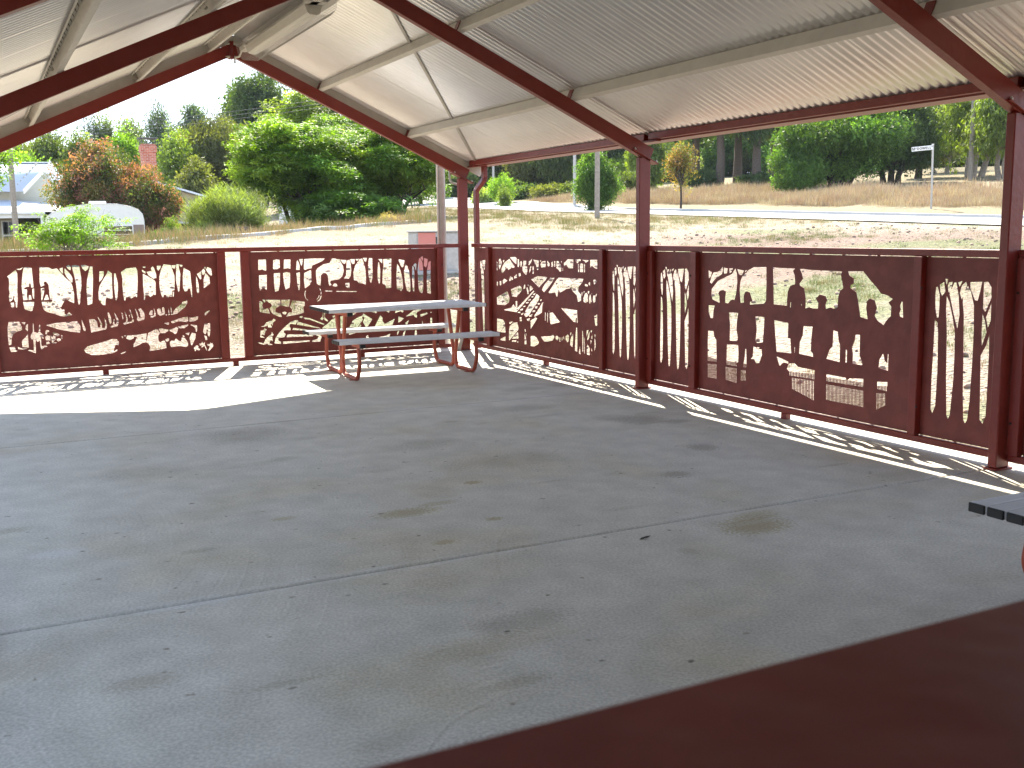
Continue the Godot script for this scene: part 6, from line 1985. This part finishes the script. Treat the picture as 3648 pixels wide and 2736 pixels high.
	tree("gum_tree", "dark ragged gum between the big rounded tree and the pale pole", "tree", "trees of the bush on the right", 43.5, -31.6, 9.13, 2.68, "droop", [Color(0.07, 0.105, 0.04), Color(0.085, 0.12, 0.045)], M.dark_bark, 0.2, 14, 620, 0.5, 1, 0.2, Vector2(0, 0))
	tree("wattle_tree", "light yellow-green tree with a pale leaning trunk at the right", "tree", "", 43.8, -28.1, 9.72, 5.19, "droop", [Color(0.19, 0.24, 0.055), Color(0.155, 0.21, 0.05)], M.pale_bark, 0.22, 20, 1250, 0.48, 3, 0.28, Vector2(0.5, 0))
	tree("wattle_tree", "light green tree against the right-hand post", "tree", "", 41.7, -24.4, 9.03, 3.73, "droop", [Color(0.19, 0.24, 0.055), Color(0.155, 0.21, 0.05)], M.pale_bark, 0.2, 16, 900, 0.48, 3, 0.24, Vector2(0, 0))
	tree("wattle_tree", "olive tree behind the street sign", "tree", "", 48.9, -34.6, 9.41, 3.70, "droop", [Color(0.12, 0.13, 0.045), Color(0.145, 0.15, 0.06)], M.pale_bark, 0.12, 14, 760, 0.5, 2, 0.22, Vector2(0, 0))
	tree("gum_tree", "dark backdrop gum behind the light yellow-green tree", "tree", "trees of the bush on the right", 65.9, -45.4, 14.04, 8.95, "broad", [Color(0.07, 0.105, 0.04), Color(0.085, 0.12, 0.045)], M.dark_bark, 0.1, 18, 900, 0.75, 1, 0.28, Vector2(0, 0))
	tree("gum_tree", "dark backdrop gum behind the big rounded tree", "tree", "trees of the bush on the right", 63.1, -54.6, 13.93, 10.90, "broad", [Color(0.07, 0.105, 0.04), Color(0.085, 0.12, 0.045)], M.dark_bark, 0.1, 18, 900, 0.75, 1, 0.28, Vector2(0, 0))
	tree("gum_tree", "green gum beyond the right-hand post at the picture edge", "tree", "trees of the bush on the right", 54.6, -32.2, 11.07, 5.27, "droop", [Color(0.12, 0.13, 0.045), Color(0.145, 0.15, 0.06)], M.bark, 0.15, 16, 800, 0.6, 1, 0.25, Vector2(0, 0))
	scatter("dry_grass", "band of tall straw-coloured grass beyond the road", "grass", "straw", 8000, func(r: RandomNumberGenerator) -> Vector2: return Vector2(25.6 + absf(r.randfn()) * 4.5 - 0.9 * r.randf() * r.randf(), r.randf_range(-46.0, 5.0)), Vector2(0.24, 0.58), [Color(0.46, 0.38, 0.25), Color(0.42, 0.33, 0.22), Color(0.50, 0.43, 0.27), Color(0.40, 0.29, 0.21)], 1)
	scatter("street_grass", "straw grass along the street kerb before the houses", "grass", "straw", 1500, func(r: RandomNumberGenerator) -> Vector2: return Vector2(-12.5, -9.6).lerp(Vector2(8.9, -22.7), r.randf()) + Vector2(r.randfn() * 0.5, r.randfn() * 1.0 - 1.2), Vector2(0.2, 0.5), [Color(0.40, 0.30, 0.17), Color(0.36, 0.29, 0.14), Color(0.22, 0.24, 0.08)], 2)
	scatter("weed_tufts", "scattered short green and straw tufts on the bare paddock", "grass", "straw", 3600, func(r: RandomNumberGenerator) -> Vector2: return Vector2(r.randf_range(-10.0, 17.0), r.randf_range(-16.0, 10.0)) if r.randf() < 0.5 else tuft_spot(r), Vector2(0.05, 0.16), [Color(0.14, 0.21, 0.05), Color(0.17, 0.22, 0.06), Color(0.34, 0.28, 0.14)], 3)
	scatter("verge_grass", "low dry grass on the near road verge", "grass", "straw", 2600, func(r: RandomNumberGenerator) -> Vector2: return Vector2(r.randf_range(9.0, 16.8), r.randf_range(-45.0, -10.0)), Vector2(0.08, 0.22), [Color(0.36, 0.29, 0.15), Color(0.24, 0.25, 0.09)], 4)
	clods()

func tuft_spot(r: RandomNumberGenerator) -> Vector2:
	var c: Vector2 = [Vector2(6.0, 1.0), Vector2(9.5, 0.0), Vector2(5.0, 5.0), Vector2(-2.0, -3.5), Vector2(1.5, -4.0), Vector2(11.0, -6.0), Vector2(4.0, 6.5), Vector2(8.0, 3.5)][r.randi() % 8]
	return c + Vector2(r.randfn() * 1.0, r.randfn() * 0.6)

# lumps of dug earth
func clods() -> void:
	var r := RandomNumberGenerator.new()
	r.seed = 8
	var st := st_new()
	st.set_smooth_group(-1)
	var sp := SphereMesh.new()
	sp.radius = 1.0
	sp.height = 1.3
	sp.radial_segments = 7
	sp.rings = 4
	var xf := []
	var cols := []
	while xf.size() < 6500:
		var p := Vector2(r.randf_range(0.6, 16.0), r.randf_range(-9.0, 10.0)) if r.randf() < 0.6 else Vector2(r.randf_range(-8.0, 5.0), -4.6 + r.randfn() * 1.0)
		if off_slab(p.x, p.y) < 0.4:
			continue
		var s := 0.008 + 0.032 * pow(r.randf(), 4.0)
		xf.append(Transform3D(Basis.from_euler(Vector3(r.randf() * 6, r.randf() * 6, r.randf() * 6)).scaled(Vector3(s * 1.4, s, s)), Vector3(p.x, ground_at(p.x, p.y) + s * 0.2, p.y)))
		var v := r.randf_range(0.6, 1.3)
		cols.append(Color(0.33 * v, 0.235 * v, 0.18 * v))
	var m := mat(Color.WHITE, 0.95)
	m.vertex_color_use_as_albedo = true
	tag(multi("earth_clods", self, sp, m, xf, cols), "loose clods of dug pinkish earth on the paddock", "earth")
